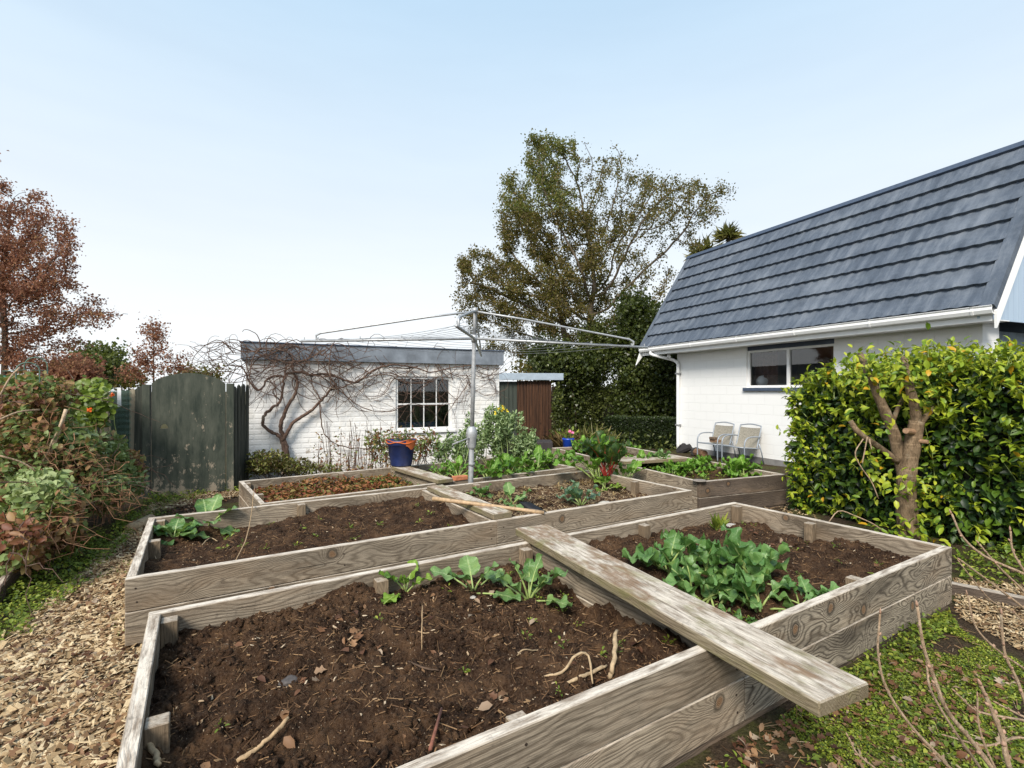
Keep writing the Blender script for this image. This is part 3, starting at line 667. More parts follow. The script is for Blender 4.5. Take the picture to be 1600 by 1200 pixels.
veg('cabbage_plant', 'small cabbage plant behind the spade in the middle bed', 'vegetable', pos(800, 788, zs4), 7, .19, V_CABB, None, (.3, 1.2), .7, .5, .8, .08, 0, 'cabbages in the middle bed')
veg('kale_plant', 'blue green kale with one big upright leaf right of the spade', 'vegetable', pos(908, 788, zs4), 7, .27, V_KALE, None, (.3, 1.4), .6, .45, .62, .14, .15)
veg('chard_plant', 'tall chard with bright red stems at the back of the middle bed', 'vegetable', pos(948, 752, zs4), 16, .36, V_CHARD, M_REDSTEM, (1.1, 1.52), .7, .95, .55, .2, 0, None, .035, .026)
veg('leafy_green', 'tall bright green plant with yellow stems left of the red chard', 'vegetable', pos(932, 751, zs4), 13, .36, V_BRIGHT, None, (.75, 1.5), .9, .85, .55, .12, 0, None, .03)
veg('leafy_green', 'green plant right of the red chard', 'vegetable', pos(975, 752, zs4), 10, .27, V_BRIGHT, None, (.65, 1.45), .8, .7, .55, .12, 0, None, .03)
veg('leafy_green', 'low lime green plant at the foot of the red chard', 'vegetable', pos(943, 768, zs4), 7, .22, V_LIME, None, (.3, 1.2), .8, .5, .85, .08, 0, None, .02)
veg('leafy_green', 'small dark weed beside the middle plank', 'weed', pos(752, 776, zs4), 8, .17, V_MUST, None, (.2, 1.2), .8, .5, .7, .1, 0, None, .02)
G3 = 'row of greens in the back bed'
for k, (x, y, s, lab) in enumerate(((690, 745, .26, 'small green nearest the back plank in the row'), (716, 748, .30, 'pale green plant just left of the clothesline pole'),
        (762, 752, .42, 'green plant just right of the clothesline pole'), (788, 748, .40, 'second green right of the clothesline pole'),
        (808, 742, .42, 'third green right of the clothesline pole'), (832, 738, .40, 'green third from the right end of the back row'),
        (856, 733, .38, 'green second from the right end of the back row'), (882, 729, .36, 'green at the right end of the back row'), (822, 724, .38, 'green in front of the broad bean bush behind the row'))):
    veg('leafy_green', lab, 'vegetable', pos(x, y, zs6, .25), 13, s*.78, V_BRIGHT, None, (.35, 1.45), .9, .6, .5, .13, .1, G3, .04)
G4 = 'greens in the right bed'
for k, (x, y, s, n, lab) in enumerate(((905, 703, .30, 10, 'green at the far left corner of the right bed'), (930, 706, .38, 12, 'tall green in the far half of the right bed'), (948, 704, .30, 10, 'green between the tall one and the plank of the right bed'),
        (985, 706, .24, 9, 'low green just behind the plank of the right bed'), (1000, 730, .30, 10, 'round green just in front of the plank of the right bed'), (1032, 733, .32, 11, 'round leaved green in the middle of the right bed'),
        (1050, 741, .26, 9, 'green near the left board of the right bed'), (1082, 741, .30, 10, 'low green between two larger ones in the near half of the right bed'), (1100, 733, .26, 9, 'green beside the right board near the patio chairs'), (1155, 744, .36, 14, 'lush cabbage like green nearest the house wall'))):
    veg('leafy_green', lab, 'vegetable', pos(x, y, zs7), n+9, s*.80, V_BRIGHT if k != 5 else V_CABB, None, (.25, 1.4), .9, .5, .68, .16, .1, G4, .05)
# ------------------------------------------------------------------ debris on the soil
def scatter_debris(bed, zf, a0, a1, b0, b1, n, label, big=1.0, straw=False, mat=None):
    parts = []
    def P(m):
        a = rng.uniform(a0, a1, m); b = rng.uniform(b0, b1, m)
        p = bed.o+a[:, None]*bed.u+b[:, None]*bed.v; p[:, 2] = zf(p[:, 0], p[:, 1])+.004; return p
    chip = ([(-.3, -.6, 0), (.5, -.32, 0), (.22, .6, .25), (-.5, .25, .05), (-.22, -.5, .35), (.42, -.3, .2), (.15, .5, .5), (-.4, .2, .35)], [(4, 5, 6, 7), (0, 1, 5, 4), (1, 2, 6, 5), (2, 3, 7, 6), (3, 0, 4, 7)])
    p = P(n); d = rand_dir(n)*np.array([1, 1, .25]); nn = rand_dir(n)*.35+np.array([0, 0, 1.0]); s = (.003+.016*rng.random(n)**3.5)*big
    V, F, k = inst(chip[0], chip[1], p, d, nn, s*.6, s*1.5, s*.4); parts.append((V, F, np.repeat(rng.random(n)**.8, k)))
    m = n*(3 if straw else 1); p = P(m); d = rand_dir(m)*np.array([1, 1, .4]); L = (.012+.07*rng.random(m)**2.5)*big; r = .0011+.001*rng.random(m)
    V, F, k = inst([(-1, -.5, 0), (1, -.5, 0), (0, -.5, 1.6), (-.8, .5, 0), (.8, .5, 0), (0, .5, 1.3)], [(0, 1, 4, 3), (1, 2, 5, 4), (2, 0, 3, 5)], p, d, rand_dir(m), r, L, r); parts.append((V, F, np.repeat((.35 if straw else .1)+.65*rng.random(m), k)))
    tag(merge('soil_debris', parts, mat or M_DEBRIS, None, False, bed.o), label, 'debris', kind='stuff')
scatter_debris(NB, zs1, .08, 2.18, .08, 1.58, 3000, 'wood bits and straws strewn over the left bay of the nearest bed')
scatter_debris(NB, zs2, 2.3, 4.52, .08, 1.58, 1500, 'wood bits and straws strewn over the right bay of the nearest bed')
scatter_debris(MBd, zs3, .08, 2.4, .08, 1.58, 1300, 'bits of straw on the left bay of the middle bed')
scatter_debris(MBd, zs4, 2.5, 4.8, .08, 1.58, 1700, 'straw mulch around the chard in the middle bed', 1.2, True, M_STRAW)
def stick(name, label, pts, rad, mat, zf=None, cat='stick', k=7, n=14, lift=.006):
    P = []
    for q in pts:
        if zf is not None and len(q) == 2:
            w = pos(q[0], q[1], zf); w[2] += lift
        elif zf is not None:
            w = pos(q[0], q[1], zf); w[2] += q[2]
        else: w = np.array(q, float)
        P.append(w)
    P = smooth_line(P, n); P[1:-1] += rng.normal(size=P[1:-1].shape)*rad*.25
    rr = np.interp(np.linspace(0, 1, len(P)), [0, .15, .5, .85, 1], [.75, 1.05, .95, 1.0, .6])*rad*rng.uniform(.9, 1.1, len(P))
    return tag(MB().tube(P, rr, k).build(name, mat, None, True, org=P[0]), label, cat)
stick('broken_stick', 'thick broken stick lying at the front of the nearest bed', [(370, 1197, .02), (410, 1168), (451, 1137, .03)], .0085, M_STICK, zs1)
stick('broken_stick', 'pale stub of wood leaning by the left board of the nearest bed', [(225, 1156, .05), (238, 1180, .03), (250, 1200, .02)], .010, M_ROOT, zs1)
stick('broken_stick', 'reddish split stake at the front board of the nearest bed', [(672, 1180, .01), (690, 1130, .05)], .009, plain('reddish_stake', (.20, .075, .045), .8, 0, .3, 50, .3), zs1)
stick('bent_twig', 'bent pale twig in the middle of the nearest bed', [(808, 1036), (817, 1022, .02), (834, 1020, .02), (849, 1017)], .003, M_ROOT, zs1, 'twig')
stick('thin_twig', 'thin straight twig left of the middle of the nearest bed', [(633, 970, .03), (655, 990), (681, 1008)], .0028, M_STICK, zs1, 'twig')
stick('thin_twig', 'upright tan twig stuck in the nearest bed', [(659, 1020), (659, 998, .07), (660, 978, .10)], .003, M_STICK, zs1, 'twig')
stick('thin_twig', 'dark curved twig lying in the nearest bed', [(638, 1035), (660, 1047), (686, 1050)], .004, plain('dark_twig', (.10, .06, .035), .8, 0, .3, 50, .3), zs1, 'twig')
stick('root', 'arched pale root in the right part of the nearest bed', [(850, 1060), (880, 1056, .02), (898, 1048, .06), (918, 1050, .06), (926, 1072, .01)], .0055, M_ROOT, zs1, 'root')
stick('root', 'knotty upright root stump near the front board of the nearest bed', [(952, 1062), (958, 1045, .05), (964, 1018, .10)], .011, M_ROOT, zs1, 'root')
stick('root', 'pale root lying along the front board of the nearest bed', [(886, 1070, .015), (920, 1064, .02), (948, 1058, .02)], .008, M_ROOT, zs1, 'root')
stick('thin_twig', 'tall dry twig standing in the middle bed near the cabbages', [(368, 875), (388, 845, .08), (398, 795, .23)], .004, M_STICK, zs3, 'twig')
stick('thin_twig', 'curved tan twig lying in the left bay of the middle bed', [(316, 855), (328, 846, .03), (340, 846)], .004, M_ROOT, zs3, 'twig')
def stone(label, p, s, mat, zf, flat=.6):
    c = pos(p[0], p[1], zf); bm = bmesh.new(); bmesh.ops.create_icosphere(bm, subdivisions=3, radius=1.0)
    C = np.array([q.co[:] for q in bm.verts]); F = [[q.index for q in f.verts] for f in bm.faces]; bm.free()
    k = rng.uniform(0, 50); C = C*(1+.55*fbm(C[:, 0]*1.3+k, C[:, 1]*1.3+C[:, 2]*1.7, 3, 3))[:, None]*np.array([s*1.3, s, s*flat])
    c[2] += s*flat*.35
    tag(build('stone', C+c, F, mat, None, True, org=c), label, 'stone')
stone('dark stone in the left half of the nearest bed', (452, 1068), .032, M_DSTONE, zs1)
stone('pale pebble below the middle seedling', (739, 937), .014, M_STONE, zs1)
stone('whitish stone at the back of the right bay of the nearest bed', (1205, 820), .055, M_STONE, zs2, .4)
stone('flat white shell of stone beside the grass tuft', (1142, 822), .04, M_STONE, zs2, .4)
stone('tan stone at the back right of the nearest bed', (1243, 824), .04, M_ROOT, zs2, .4)
stone('grey stone by the front board of the middle bed beside the kale', (946, 790), .06, M_STONE, zs4, .5)
# dry leaves on soil and grass
def curl(n): return rand_dir(n)*.6+np.array([0, 0, 1.0])
def dry_leaves(label, P_, size):
    n = len(P_)
    tag(merge('fallen_leaves', [leaves(P_, rand_dir(n)*np.array([1, 1, .3]), curl(n), size*rng.uniform(.5, 1.2, n)*(1+.0*n), .42, LEAF6), leaves(P_[::3]+np.array([.03, .02, .004]), rand_dir(len(P_[::3]))*np.array([1, 1, .3]), curl(len(P_[::3])), size*rng.uniform(.6, 1.2, len(P_[::3])), .42, LOBED)], M_DLEAF, None, True, P_[0]), label, 'fallen leaves', kind='stuff')
def bed_pts(bed, zf, a0, a1, b0, b1, n):
    a = rng.uniform(a0, a1, n); b = rng.uniform(b0, b1, n); p = bed.o+a[:, None]*bed.u+b[:, None]*bed.v; p[:, 2] = zf(p[:, 0], p[:, 1])+.012; return p
dry_leaves('crisp tan leaves on the soil of the nearest bed', bed_pts(NB, zs1, .1, 2.15, .1, 1.5, 70), .055)
dry_leaves('tan leaves on the soil of the right bay', bed_pts(NB, zs2, 2.4, 4.5, .1, 1.5, 30), .05)
# small weeds on soil
def weeds(label, P_, size, mat=L_WEED, per=8, spread=.03, tpl=LEAF6):
    n = len(P_)*per; c = np.repeat(P_, per, 0); d = rand_dir(n)*np.array([1, 1, .45])+np.array([0, 0, .45]); s = size*rng.uniform(.5, 1.2, n)
    return tag(merge('weed_seedlings', [leaves(c+d*spread*rng.random((n, 1)), d, rand_dir(n)*.4+np.array([0, 0, 1.0]), s, .35, tpl)], mat, None, True, P_[0]), label, 'weeds', kind='stuff')
weeds('tiny green weeds in the nearest bed', np.vstack([bed_pts(NB, zs1, 1.5, 2.2, .3, 1.5, 22), bed_pts(NB, zs1, .2, 2.0, .2, 1.5, 10)]), .022)
weeds('tiny green weeds in the right bay', bed_pts(NB, zs2, 2.3, 4.5, .1, 1.55, 26), .025)
weeds('tiny green weeds in the middle bed', bed_pts(MBd, zs3, .3, 2.4, .1, 1.55, 22), .03)
weeds('yellowing weeds and stalks in the right bay of the middle bed', bed_pts(MBd, zs4, 2.6, 4.8, .6, 1.55, 60), .04, L_GOLD, 8, .05)
weeds('low weeds between the greens of the right bed', bed_pts(RB, zs7, .1, 1.3, .2, 3.7, 90), .05, L_WEED, 7, .07)
weeds('low weeds between the greens of the back bed', bed_pts(BB, zs6, 2.1, 4.1, .2, 1.5, 60), .05, L_IVY, 8, .07)
tp = pos(1122, 830, zs2); n = 60; d = rand_dir(n)*np.array([.75, .75, 0])+np.array([0, 0, 1.0])
tag(merge('grass_tuft', [leaves(np.repeat(tp[None], n, 0)+rng.normal(size=(n, 3))*np.array([.02, .02, 0]), d, rand_dir(n), rng.uniform(.07, .17, n), .010)], L_WEED, None, False, tp), 'tuft of green grass at the back of the right bay', 'grass tuft')
# strawberry patch
n = 3200; a = rng.uniform(.07, 1.95, n); b = rng.uniform(.08, 1.5, n)
p = BB.o+a[:, None]*BB.u+b[:, None]*BB.v; p[:, 2] = zs5(p[:, 0], p[:, 1])+rng.uniform(0, .07, n)+.05*np.maximum(0, fbm(a*3, b*3, 9, 2)*2)
d = rand_dir(n)*np.array([1, 1, .3])+np.array([0, 0, .2])
tag(merge('strawberry_patch', [leaves(p, d, rand_dir(n)*.6+np.array([0, 0, 1.0]), rng.uniform(.04, .075, n), .4, LEAF6, np.clip(rng.random(n)*.75+.35*(a > 1.4)*rng.random(n), 0, 1))], L_STRAW, None, True, BB.o),
    'carpet of red and brown strawberry leaves filling the left bay of the back bed', 'strawberry plants', kind='stuff')
# spade
sp0, sp1 = at_z(676, 779, .52), at_z(850, 801, .43)
sr = thing('spade', 'wooden handled black spade lying over the middle plank into the middle bed', 'spade', sp1)
MB().tube(np.linspace(sp0, sp1, 8), np.array([.019, .02, .019, .018, .018, .017, .017, .016]), 10).build('handle', M_HANDLE, sr, True)
bl = [at_z(836, 799, .40), at_z(858, 800, .40), at_z(853, 796, .475), at_z(834, 790, .49)]
ax = unit(sp1-sp0); c0 = sp1-ax*.03+np.array([0, .05, .0])
w_ = np.array([ax[1], -ax[0], 0]); V = []; 
for k in range(6):
    f = k/5; q = c0+np.array([-ax[0]*.02*f, -ax[1]*.02*f, 0])+np.array([-.02, .12, .055])*f
    for j in range(5):
        g = (j-2)/2; V.append(q+ax*g*.085*(1-.25*f*f)+np.array([.0, -.02, .01])*(1-g*g))
V = np.array(V); V2 = V+np.array([.002, .003, -.003]); idx = np.arange(30).reshape(6, 5)
rim = list(idx[0, :])+list(idx[1:, -1])+list(idx[-1, -2::-1])+list(idx[-2:0:-1, 0])
rimq = np.array([[rim[i], rim[(i+1) % len(rim)], rim[(i+1) % len(rim)]+30, rim[i]+30] for i in range(len(rim))])
build('blade', np.vstack([V, V2]), [gridfaces(idx), gridfaces(idx)[:, ::-1]+30, rimq], M_BLADE, sr, True)
# small flat cap on the corner of the right bed and the brick on the back bed
cp = RB.P(.02, .03, .424)
V, F = lathe([(0, 0), (.075, 0), (.08, .006), (.07, .014), (0, .016)], cp, 14)
tag(build('flat_cap', V, F, M_DEBRIS if False else plain('weathered_cap', (.22, .19, .16), .8, 0, .3, 30, .3), None, False, org=cp), 'flat grey cap of wood on the corner of the right bed', 'cap')
bp = at_z(711, 752, .362)
tag(MB().box(bp, BB.u*.19, BB.v*.09, (0, 0, .055), .006).build('brick', M_BRICK, None, org=bp), 'orange brick resting on the back bed beside the clothesline pole', 'brick')
# ------------------------------------------------------------------ clothesline
pc = np.array([2.767, 5.40, 0.0])
cl = thing('rotary_clothesline', 'old galvanised rotary clothesline with four pipe arms standing between the beds', 'clothesline', pc)
lean = np.array([.055, -.03, 0])
top = pc+lean+np.array([0, 0, 2.46]); hub = pc+lean*.86+np.array([0, 0, 2.12])
MB().tube([pc-np.array([0, 0, .1]), pc+lean*.37+np.array([0, 0, .9])], .031, 14).tube([pc+lean*.37+np.array([0, 0, .88]), hub], .025, 14).tube([hub, top], .021, 12).build('pole', M_GALVD, cl, True)
gp = pc+lean*.37
V, F = lathe([(.033, .80), (.046, .81), (.05, .83), (.055, .92), (.064, .95), (.064, 1.01), (.05, 1.05), (.03, 1.07)], gp, 16)
gb = build('crank_housing', V, F, M_GALV, cl, True)
V, F = lathe([(.032, .60), (.038, .60), (.038, .64), (.032, .64)], gp, 14)
build('collar', V, F, M_GALVD, cl, True)
MB().tube([gp+np.array([0, 0, .94]), gp+np.array([-.09, -.05, .93]), gp+np.array([-.30, -.1, .88])], .009, 8).build('crank_handle', M_GALVD, gb, True)
ends = [at_d(470, 533, 6.0), at_d(713, 509, 4.25), at_d(1012, 543, 6.45), at_d(752, 556, 8.1)]
for e in ends:
    MB().tube([hub, e], .0165, 10).build('arm', M_GALV, cl, True)
    dv = e-hub; q = hub+dv*.91; up_ = np.array([0, 0, .085])
    V0 = [top-np.array([0, 0, .015])]; V0 += [top+(q+up_-top)*f for f in (.3, .6, .9, .975)]
    V0 += [q+up_*.75+dv*.004, q+up_*.3, q]
    MB().tube(V0, .0125, 10).build('stay', M_GALV, cl, True)
MB().tube([top-np.array([0, 0, .03]), top+np.array([0, 0, .025])], .033, 12).tube([hub-np.array([0, 0, .045]), hub+np.array([0, 0, .045])], .036, 12).build('hub', M_GALV, cl, True)
for k, f in enumerate((.30, .42, .54, .66, .78, .90)):
    m = MB(); pp = [hub+(e-hub)*f+np.array([0, 0, .02]) for e in ends]
    for i in range(4):
        a_, b_ = pp[i], pp[(i+1) % 4]; s = np.linspace(0, 1, 9)
        m.tube(a_+(b_-a_)*s[:, None]-np.array([0, 0, 1.0])*(.05*f*4*s*(1-s))[:, None], .0022, 5)
    m.build('washing_line', M_WIRE, cl)
m = MB()
for e in ends:
    for f in (.42, .66, .90, .98):
        q = hub+(e-hub)*f; m.tube([q+np.array([0, 0, .012]), q+np.array([0, 0, .045])], .006, 6)
m.build('line_hook', M_GALV, cl)
MB().tube([top-np.array([0, 0, .1]), hub+(ends[0]-hub)*.35], .002, 5).tube([top-np.array([0, 0, .1]), hub+(ends[2]-hub)*.45], .002, 5).build('brace_wire', M_WIRE, cl)
# ------------------------------------------------------------------ white shed
SL = np.array([.672, 9.24, 0]); SRr = np.array([5.12, 8.71, 0]); su = unit(SRr-SL); sn = np.array([su[1], -su[0], 0]); SLEN = np.linalg.norm(SRr-SL)
ZU = np.array([0, 0, 1.0])
shed = thing('white_shed', 'low flat roofed shed of white painted rough brick behind the beds', 'shed', SL)
def wallquad(mb, o, u, L, z0, z1, gx0=0.0):
    mb.add([o+ZU*z0, o+u*L+ZU*z0, o+u*L+ZU*z1, o+ZU*z1], [[0, 1, 2, 3]], gc=np.array([[gx0, z0, 0], [gx0+L, z0, 0], [gx0+L, z1, 0], [gx0, z1, 0]], float))
wx0, wx1, wz0, wz1 = 2.42, 3.49, .76, 1.76
m = MB()
wallquad(m, SL, su, wx0, -.1, 2.02); wallquad(m, SL+su*wx1, su, SLEN-wx1, -.1, 2.02, wx1)
wallquad(m, SL+su*wx0, su, wx1-wx0, -.1, wz0, wx0); wallquad(m, SL+su*wx0, su, wx1-wx0, wz1, 2.02, wx0)
bk = -sn*4.0
wallquad(m, SL+bk, sn, 4.0, -.1, 2.02); wallquad(m, SRr, -sn, 4.0, -.1, 2.02); wallquad(m, SRr+bk, -su, SLEN, -.1, 2.02)
for (o, u, L, z0, z1, v) in ((SL+su*wx0, -sn, .1, wz0, wz1, 0), (SL+su*wx1, -sn, .1, wz0, wz1, 0)):
    wallquad(m, o, u, L, z0, z1)
m.add([SL+su*wx0+ZU*wz0, SL+su*wx1+ZU*wz0, SL+su*wx1-sn*.1+ZU*wz0, SL+su*wx0-sn*.1+ZU*wz0], [[0, 1, 2, 3]], gc=np.zeros((4, 3)))
m.build('wall', M_SHEDW, shed)
m = MB(); fo = .07
q0 = SL-su*fo+sn*fo; Lf = SLEN+2*fo
m.box(q0+ZU*2.0, su*Lf, -sn*.03, ZU*.27, .004); m.box(q0-sn*.032+ZU*2.0, -sn*4.1, su*.03, ZU*.27, .004); m.box(q0+su*Lf-sn*.032+ZU*2.0, -sn*4.1, -su*.03, ZU*.27, .004)
for k in range(5): m.box(q0+su*(.03+Lf*(k+.99)/5.2)+sn*.003+ZU*2.003, su*.006, -sn*.002, ZU*.262)
fs = m.build('fascia', M_FASCIA, shed)
m = MB(); m.box(q0+sn*.02-su*.02+ZU*2.272, su*(Lf+.04), -sn*4.2, ZU*.02, .004); m.build('roof', M_DARKTRIM, shed)
wf = MB(); o = SL-sn*.03+ZU*0; fw = .05
for (a0, a1, z0, z1) in ((wx0, wx0+fw, wz0, wz1), (wx1-fw, wx1, wz0, wz1), (wx0+fw, wx1-fw, wz0, wz0+fw), (wx0+fw, wx1-fw, wz1-fw, wz1)):
    wf.box(o+su*a0+ZU*z0, su*(a1-a0), -sn*.05, ZU*(z1-z0), .003)
pw = (wx1-wx0-2*fw)/4; ph_ = (wz1-wz0-2*fw)
for k in (1, 2, 3): wf.box(o-sn*.006+su*(wx0+fw+pw*k-.008)+ZU*(wz0+fw), su*.016, -sn*.03, ZU*ph_)
wf.box(o-sn*.004+su*(wx0+fw)+ZU*(wz0+fw+ph_*.47), su*(pw*4), -sn*.034, ZU*.028)
win = wf.build('window', M_WHITE, shed)
m = MB()
m.box(SL+sn*.004+su*(wx0-.07)+ZU*(wz0-.05), su*(wx1-wx0+.14), sn*.035, ZU*.045, .004); m.build('sill', M_WHITE, win)
m = MB(); m.add([o-sn*.02+su*wx0+ZU*wz0, o-sn*.02+su*wx1+ZU*wz0, o-sn*.02+su*wx1+ZU*wz1, o-sn*.02+su*wx0+ZU*wz1], [[0, 1, 2, 3]]); m.build('pane', M_GLASS, win)
m = MB()
rb = SL+su*(wx0-.6)-sn*1.6
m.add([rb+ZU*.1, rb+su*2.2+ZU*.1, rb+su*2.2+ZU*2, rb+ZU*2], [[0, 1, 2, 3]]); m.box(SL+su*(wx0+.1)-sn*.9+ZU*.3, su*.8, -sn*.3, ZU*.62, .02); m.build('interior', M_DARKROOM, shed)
MB().box(SL+su*(wx0+.1)-sn*.5+ZU*.6, su*.85, -sn*.3, ZU*.28, .03).build('stored_tarp', plain('blue_tarp', (.03, .07, .16), .6, 0, .5, 6, .3), shed)
# ------------------------------------------------------------------ bare grape vine on the shed
vi = thing('grape_vine', 'bare leafless grape vine with twisted trunk climbing the white shed wall', 'vine', on_wall(440, 735, SL+sn*.12, sn)*np.array([1, 1, 0]))
def vp(X, Y, off=.08): return on_wall(360+X/2.857, 480+Y/2.857, SL+sn*off, sn)
mains = [([(236, 720), (240, 650), (222, 580), (180, 555), (146, 520), (152, 480), (190, 445), (222, 420), (238, 340), (246, 290), (250, 250)], .028, .012),
         ([(250, 720), (252, 640), (232, 575), (226, 520), (258, 440), (296, 370), (292, 310), (270, 260)], .036, .013),
         ([(232, 600), (280, 515), (350, 470), (410, 410), (440, 375), (470, 340)], .026, .012),
         ([(246, 300), (300, 290), (360, 300), (440, 300), (500, 320), (560, 335), (600, 310), (640, 280), (720, 258), (820, 270), (900, 290), (1000, 268), (1090, 262), (1150, 280)], .020, .007),
         ([(242, 310), (180, 310), (130, 370), (92, 342), (66, 290), (40, 262), (-20, 262)], .016, .007),
         ([(360, 300), (370, 360), (400, 410), (405, 500), (430, 580), (500, 620), (600, 632), (720, 630)], .010, .006),
         ([(400, 305), (480, 362), (560, 432), (640, 462), (720, 462), (800, 432), (900, 440), (985, 430), (1060, 420)], .008, .004),
         ([(470, 340), (520, 400), (560, 450), (620, 470)], .007, .004), ([(225, 420), (190, 380), (205, 350), (160, 330)], .010, .006),
         ([(440, 375), (520, 350), (590, 320), (700, 300), (760, 330), (850, 340), (930, 310)], .009, .004)]
m = MB(); tips = []
for L_, r0, r1 in mains:
    P = smooth_line([vp(x, y, .07+.05*rng.random()) for x, y in L_], len(L_)*5); P += rng.normal(size=P.shape)*.006
    m.tube(P, 1.2*np.linspace(r0, r1, len(P))*rng.uniform(.88, 1.12, len(P)), 7)
    if r0 < .03: tips += [(P[k], .0055) for k in range(4, len(P))]
m.build('trunk', M_VINE, vi, True)
m = MB()
def tendril(p, L, r, bias, out=.0):
    n_ = 12; d = bias+rng.normal(size=2)*.7; d /= np.linalg.norm(d); w = rng.normal()*.22; Q = [p]; o_ = rng.normal()*.02+out
    for k in range(n_):
        d = d+np.array([-d[1], d[0]])*w*.5+rng.normal(size=2)*.13; d /= np.linalg.norm(d)
        Q.append(Q[-1]+(su*d[0]+ZU*d[1]+sn*o_)*L/n_)
        if rng.random() < .15: w = rng.normal()*.35
        if Q[-1][2] > 2.22: d[1] -= .55
        d /= np.linalg.norm(d)
    Q = np.array(Q); ins = (Q-SL)@sn; Q += sn*np.maximum(0, .02-ins)[:, None]
    m.tube(Q, np.linspace(r, r*.45, len(Q)), 5, False); return Q
for k in range(175):
    x = rng.choice([rng.uniform(0, 480), rng.uniform(60, 420), rng.uniform(400, 1150)], p=[.32, .30, .38]); y = rng.uniform(180, 330) if x < 480 else rng.uniform(240, 330)
    Q = tendril(vp(x, y, .05+.25*rng.random()*(x < 480)), rng.uniform(.4, 1.1), rng.uniform(.0055, .010), np.array([.7*rng.normal(), -.12]), .008)
    if rng.random() < .5: tendril(Q[6], rng.uniform(.2, .4), .0035, np.array([.5*rng.normal(), .15]))
for k in range(60):
    tendril(vp(rng.uniform(430, 1180), rng.uniform(280, 460), .06), rng.uniform(.4, 1.0), .0042, np.array([rng.choice([-.6, .8]), -.25]))
for k in range(26):
    tendril(vp(rng.uniform(-60, 70), rng.uniform(170, 290), .1+.3*rng.random()), rng.uniform(.3, .8), .005, np.array([-.6, .0]), .02)
for k in range(24):
    tendril(vp(rng.uniform(1040, 1190), rng.uniform(230, 380), .06), rng.uniform(.25, .5), .0035, np.array([rng.normal(), -.2]))
m.build('tendrils', M_VINE, vi, True)
# ------------------------------------------------------------------ gate, pickets, fence
GA, GB_ = at_d(237, 610, 7.05), at_d(352, 610, 7.42); GA[2] = GB_[2] = 0
gu = unit(GB_-GA); gn = np.array([gu[1], -gu[0], 0]); GW = np.linalg.norm(GB_-GA)
gt = thing('arched_gate', 'tall dark green arched board gate with peeling paint beside the white shed', 'gate', GA)
bm = bmesh.new(); ts = np.linspace(0, 1, 13); hole = [(.115+.05*math.cos(a)*1.0, .96+.07*math.sin(a)) for a in np.linspace(0, math.pi, 7)]
outline = [(0, .0), (GW, .03)]+[(GW*(1-t_), 1.60+.15*math.sin(math.pi*min(1, max(0, (1-t_)*1.04-.02)))**.6) for t_ in ts]
V3 = [GA+gu*x+ZU*z for x, z in outline]; HV = [GA+gu*(.03+x)+ZU*z for x, z in hole]
vs = [bm.verts.new(v) for v in V3]; hs = [bm.verts.new(v) for v in HV]
es = [bm.edges.new((vs[i], vs[(i+1) % len(vs)])) for i in range(len(vs))]+[bm.edges.new((hs[i], hs[(i+1) % len(hs)])) for i in range(len(hs))]
bmesh.ops.triangle_fill(bm, edges=es, use_beauty=True)
r = bmesh.ops.extrude_face_region(bm, geom=list(bm.faces)); bmesh.ops.translate(bm, vec=Vector(-gn*.035), verts=[g for g in r['geom'] if isinstance(g, bmesh.types.BMVert)])
bmesh.ops.recalc_face_normals(bm, faces=bm.faces); bm.verts.index_update()
build('panel', np.array([v.co[:] for v in bm.verts]), [[v.index for v in f.verts] for f in bm.faces], M_GATE, gt); bm.free()
MB().box(GA-gu*.11+gn*.02, gu*.095, -gn*.09, ZU*1.58, .006).build('post', M_GATE, gt)
MB().box(GB_+gu*.015+gn*.03, gu*.10, -gn*.09, ZU*1.60, .006).build('post', M_GATE, gt)
def pickets(label, A, B, n_, w, h, mat, group=None, pale=()):
    f = thing('picket_fence', label, 'fence', A); u = unit(B-A); L = np.linalg.norm(B-A); nn = np.array([u[1], -u[0], 0])
    for k in range(n_):
        x = L*(k+.1)/n_; hh = h*rng.uniform(.96, 1.02)
        mb_ = MB(); o_ = A+u*x+nn*rng.uniform(-.006, .006)-ZU*.03; ln = u*rng.normal()*.015
        V = [o_, o_+u*w, o_+u*w+ZU*(hh-.03)+ln, o_+u*w*.5+ZU*hh+ln, o_+ZU*(hh-.03)+ln]; V = V+[v-nn*.018 for v in V]
        mb_.add(V, [[0, 1, 2, 3, 4], [9, 8, 7, 6, 5]]+[[i, i+5, (i+1) % 5+5, (i+1) % 5] for i in range(5)])
        mb_.build('picket', M_PALEPICKET if k in pale else mat, f)
    MB().box(A-nn*.022+ZU*.35, u*L, -nn*.04, ZU*.08).build('rail', mat, f)
    MB().box(A-nn*.022+ZU*1.2, u*L, -nn*.04, ZU*.08).build('rail', mat, f)
    return f
sg = at_d(388, 610, 7.95); sg[2] = 0
pickets('short run of dark pickets between the arched gate and the white shed', GB_+gu*.125, sg, 5, .088, 1.60, M_PICKET)
fe = GA-gu*.115; fl = at_d(172, 610, 6.88); fl[2] = 0
pickets('dark picket fence with one pale picket left of the arched gate', fl, fe, 7, .072, 1.57, M_PICKET, None, (4,))
fl2 = at_d(-330, 610, 6.1); fl2[2] = 0
pickets('long weathered fence behind the brambles and nasturtium', fl2, fl-unit(fe-fl)*.02, 30, .10, 1.56, M_PICKET, None, (26, 29))
mt = MB(); o_ = fl+gn*.05; L_ = np.linalg.norm(fe-fl); uu = unit(fe-fl)
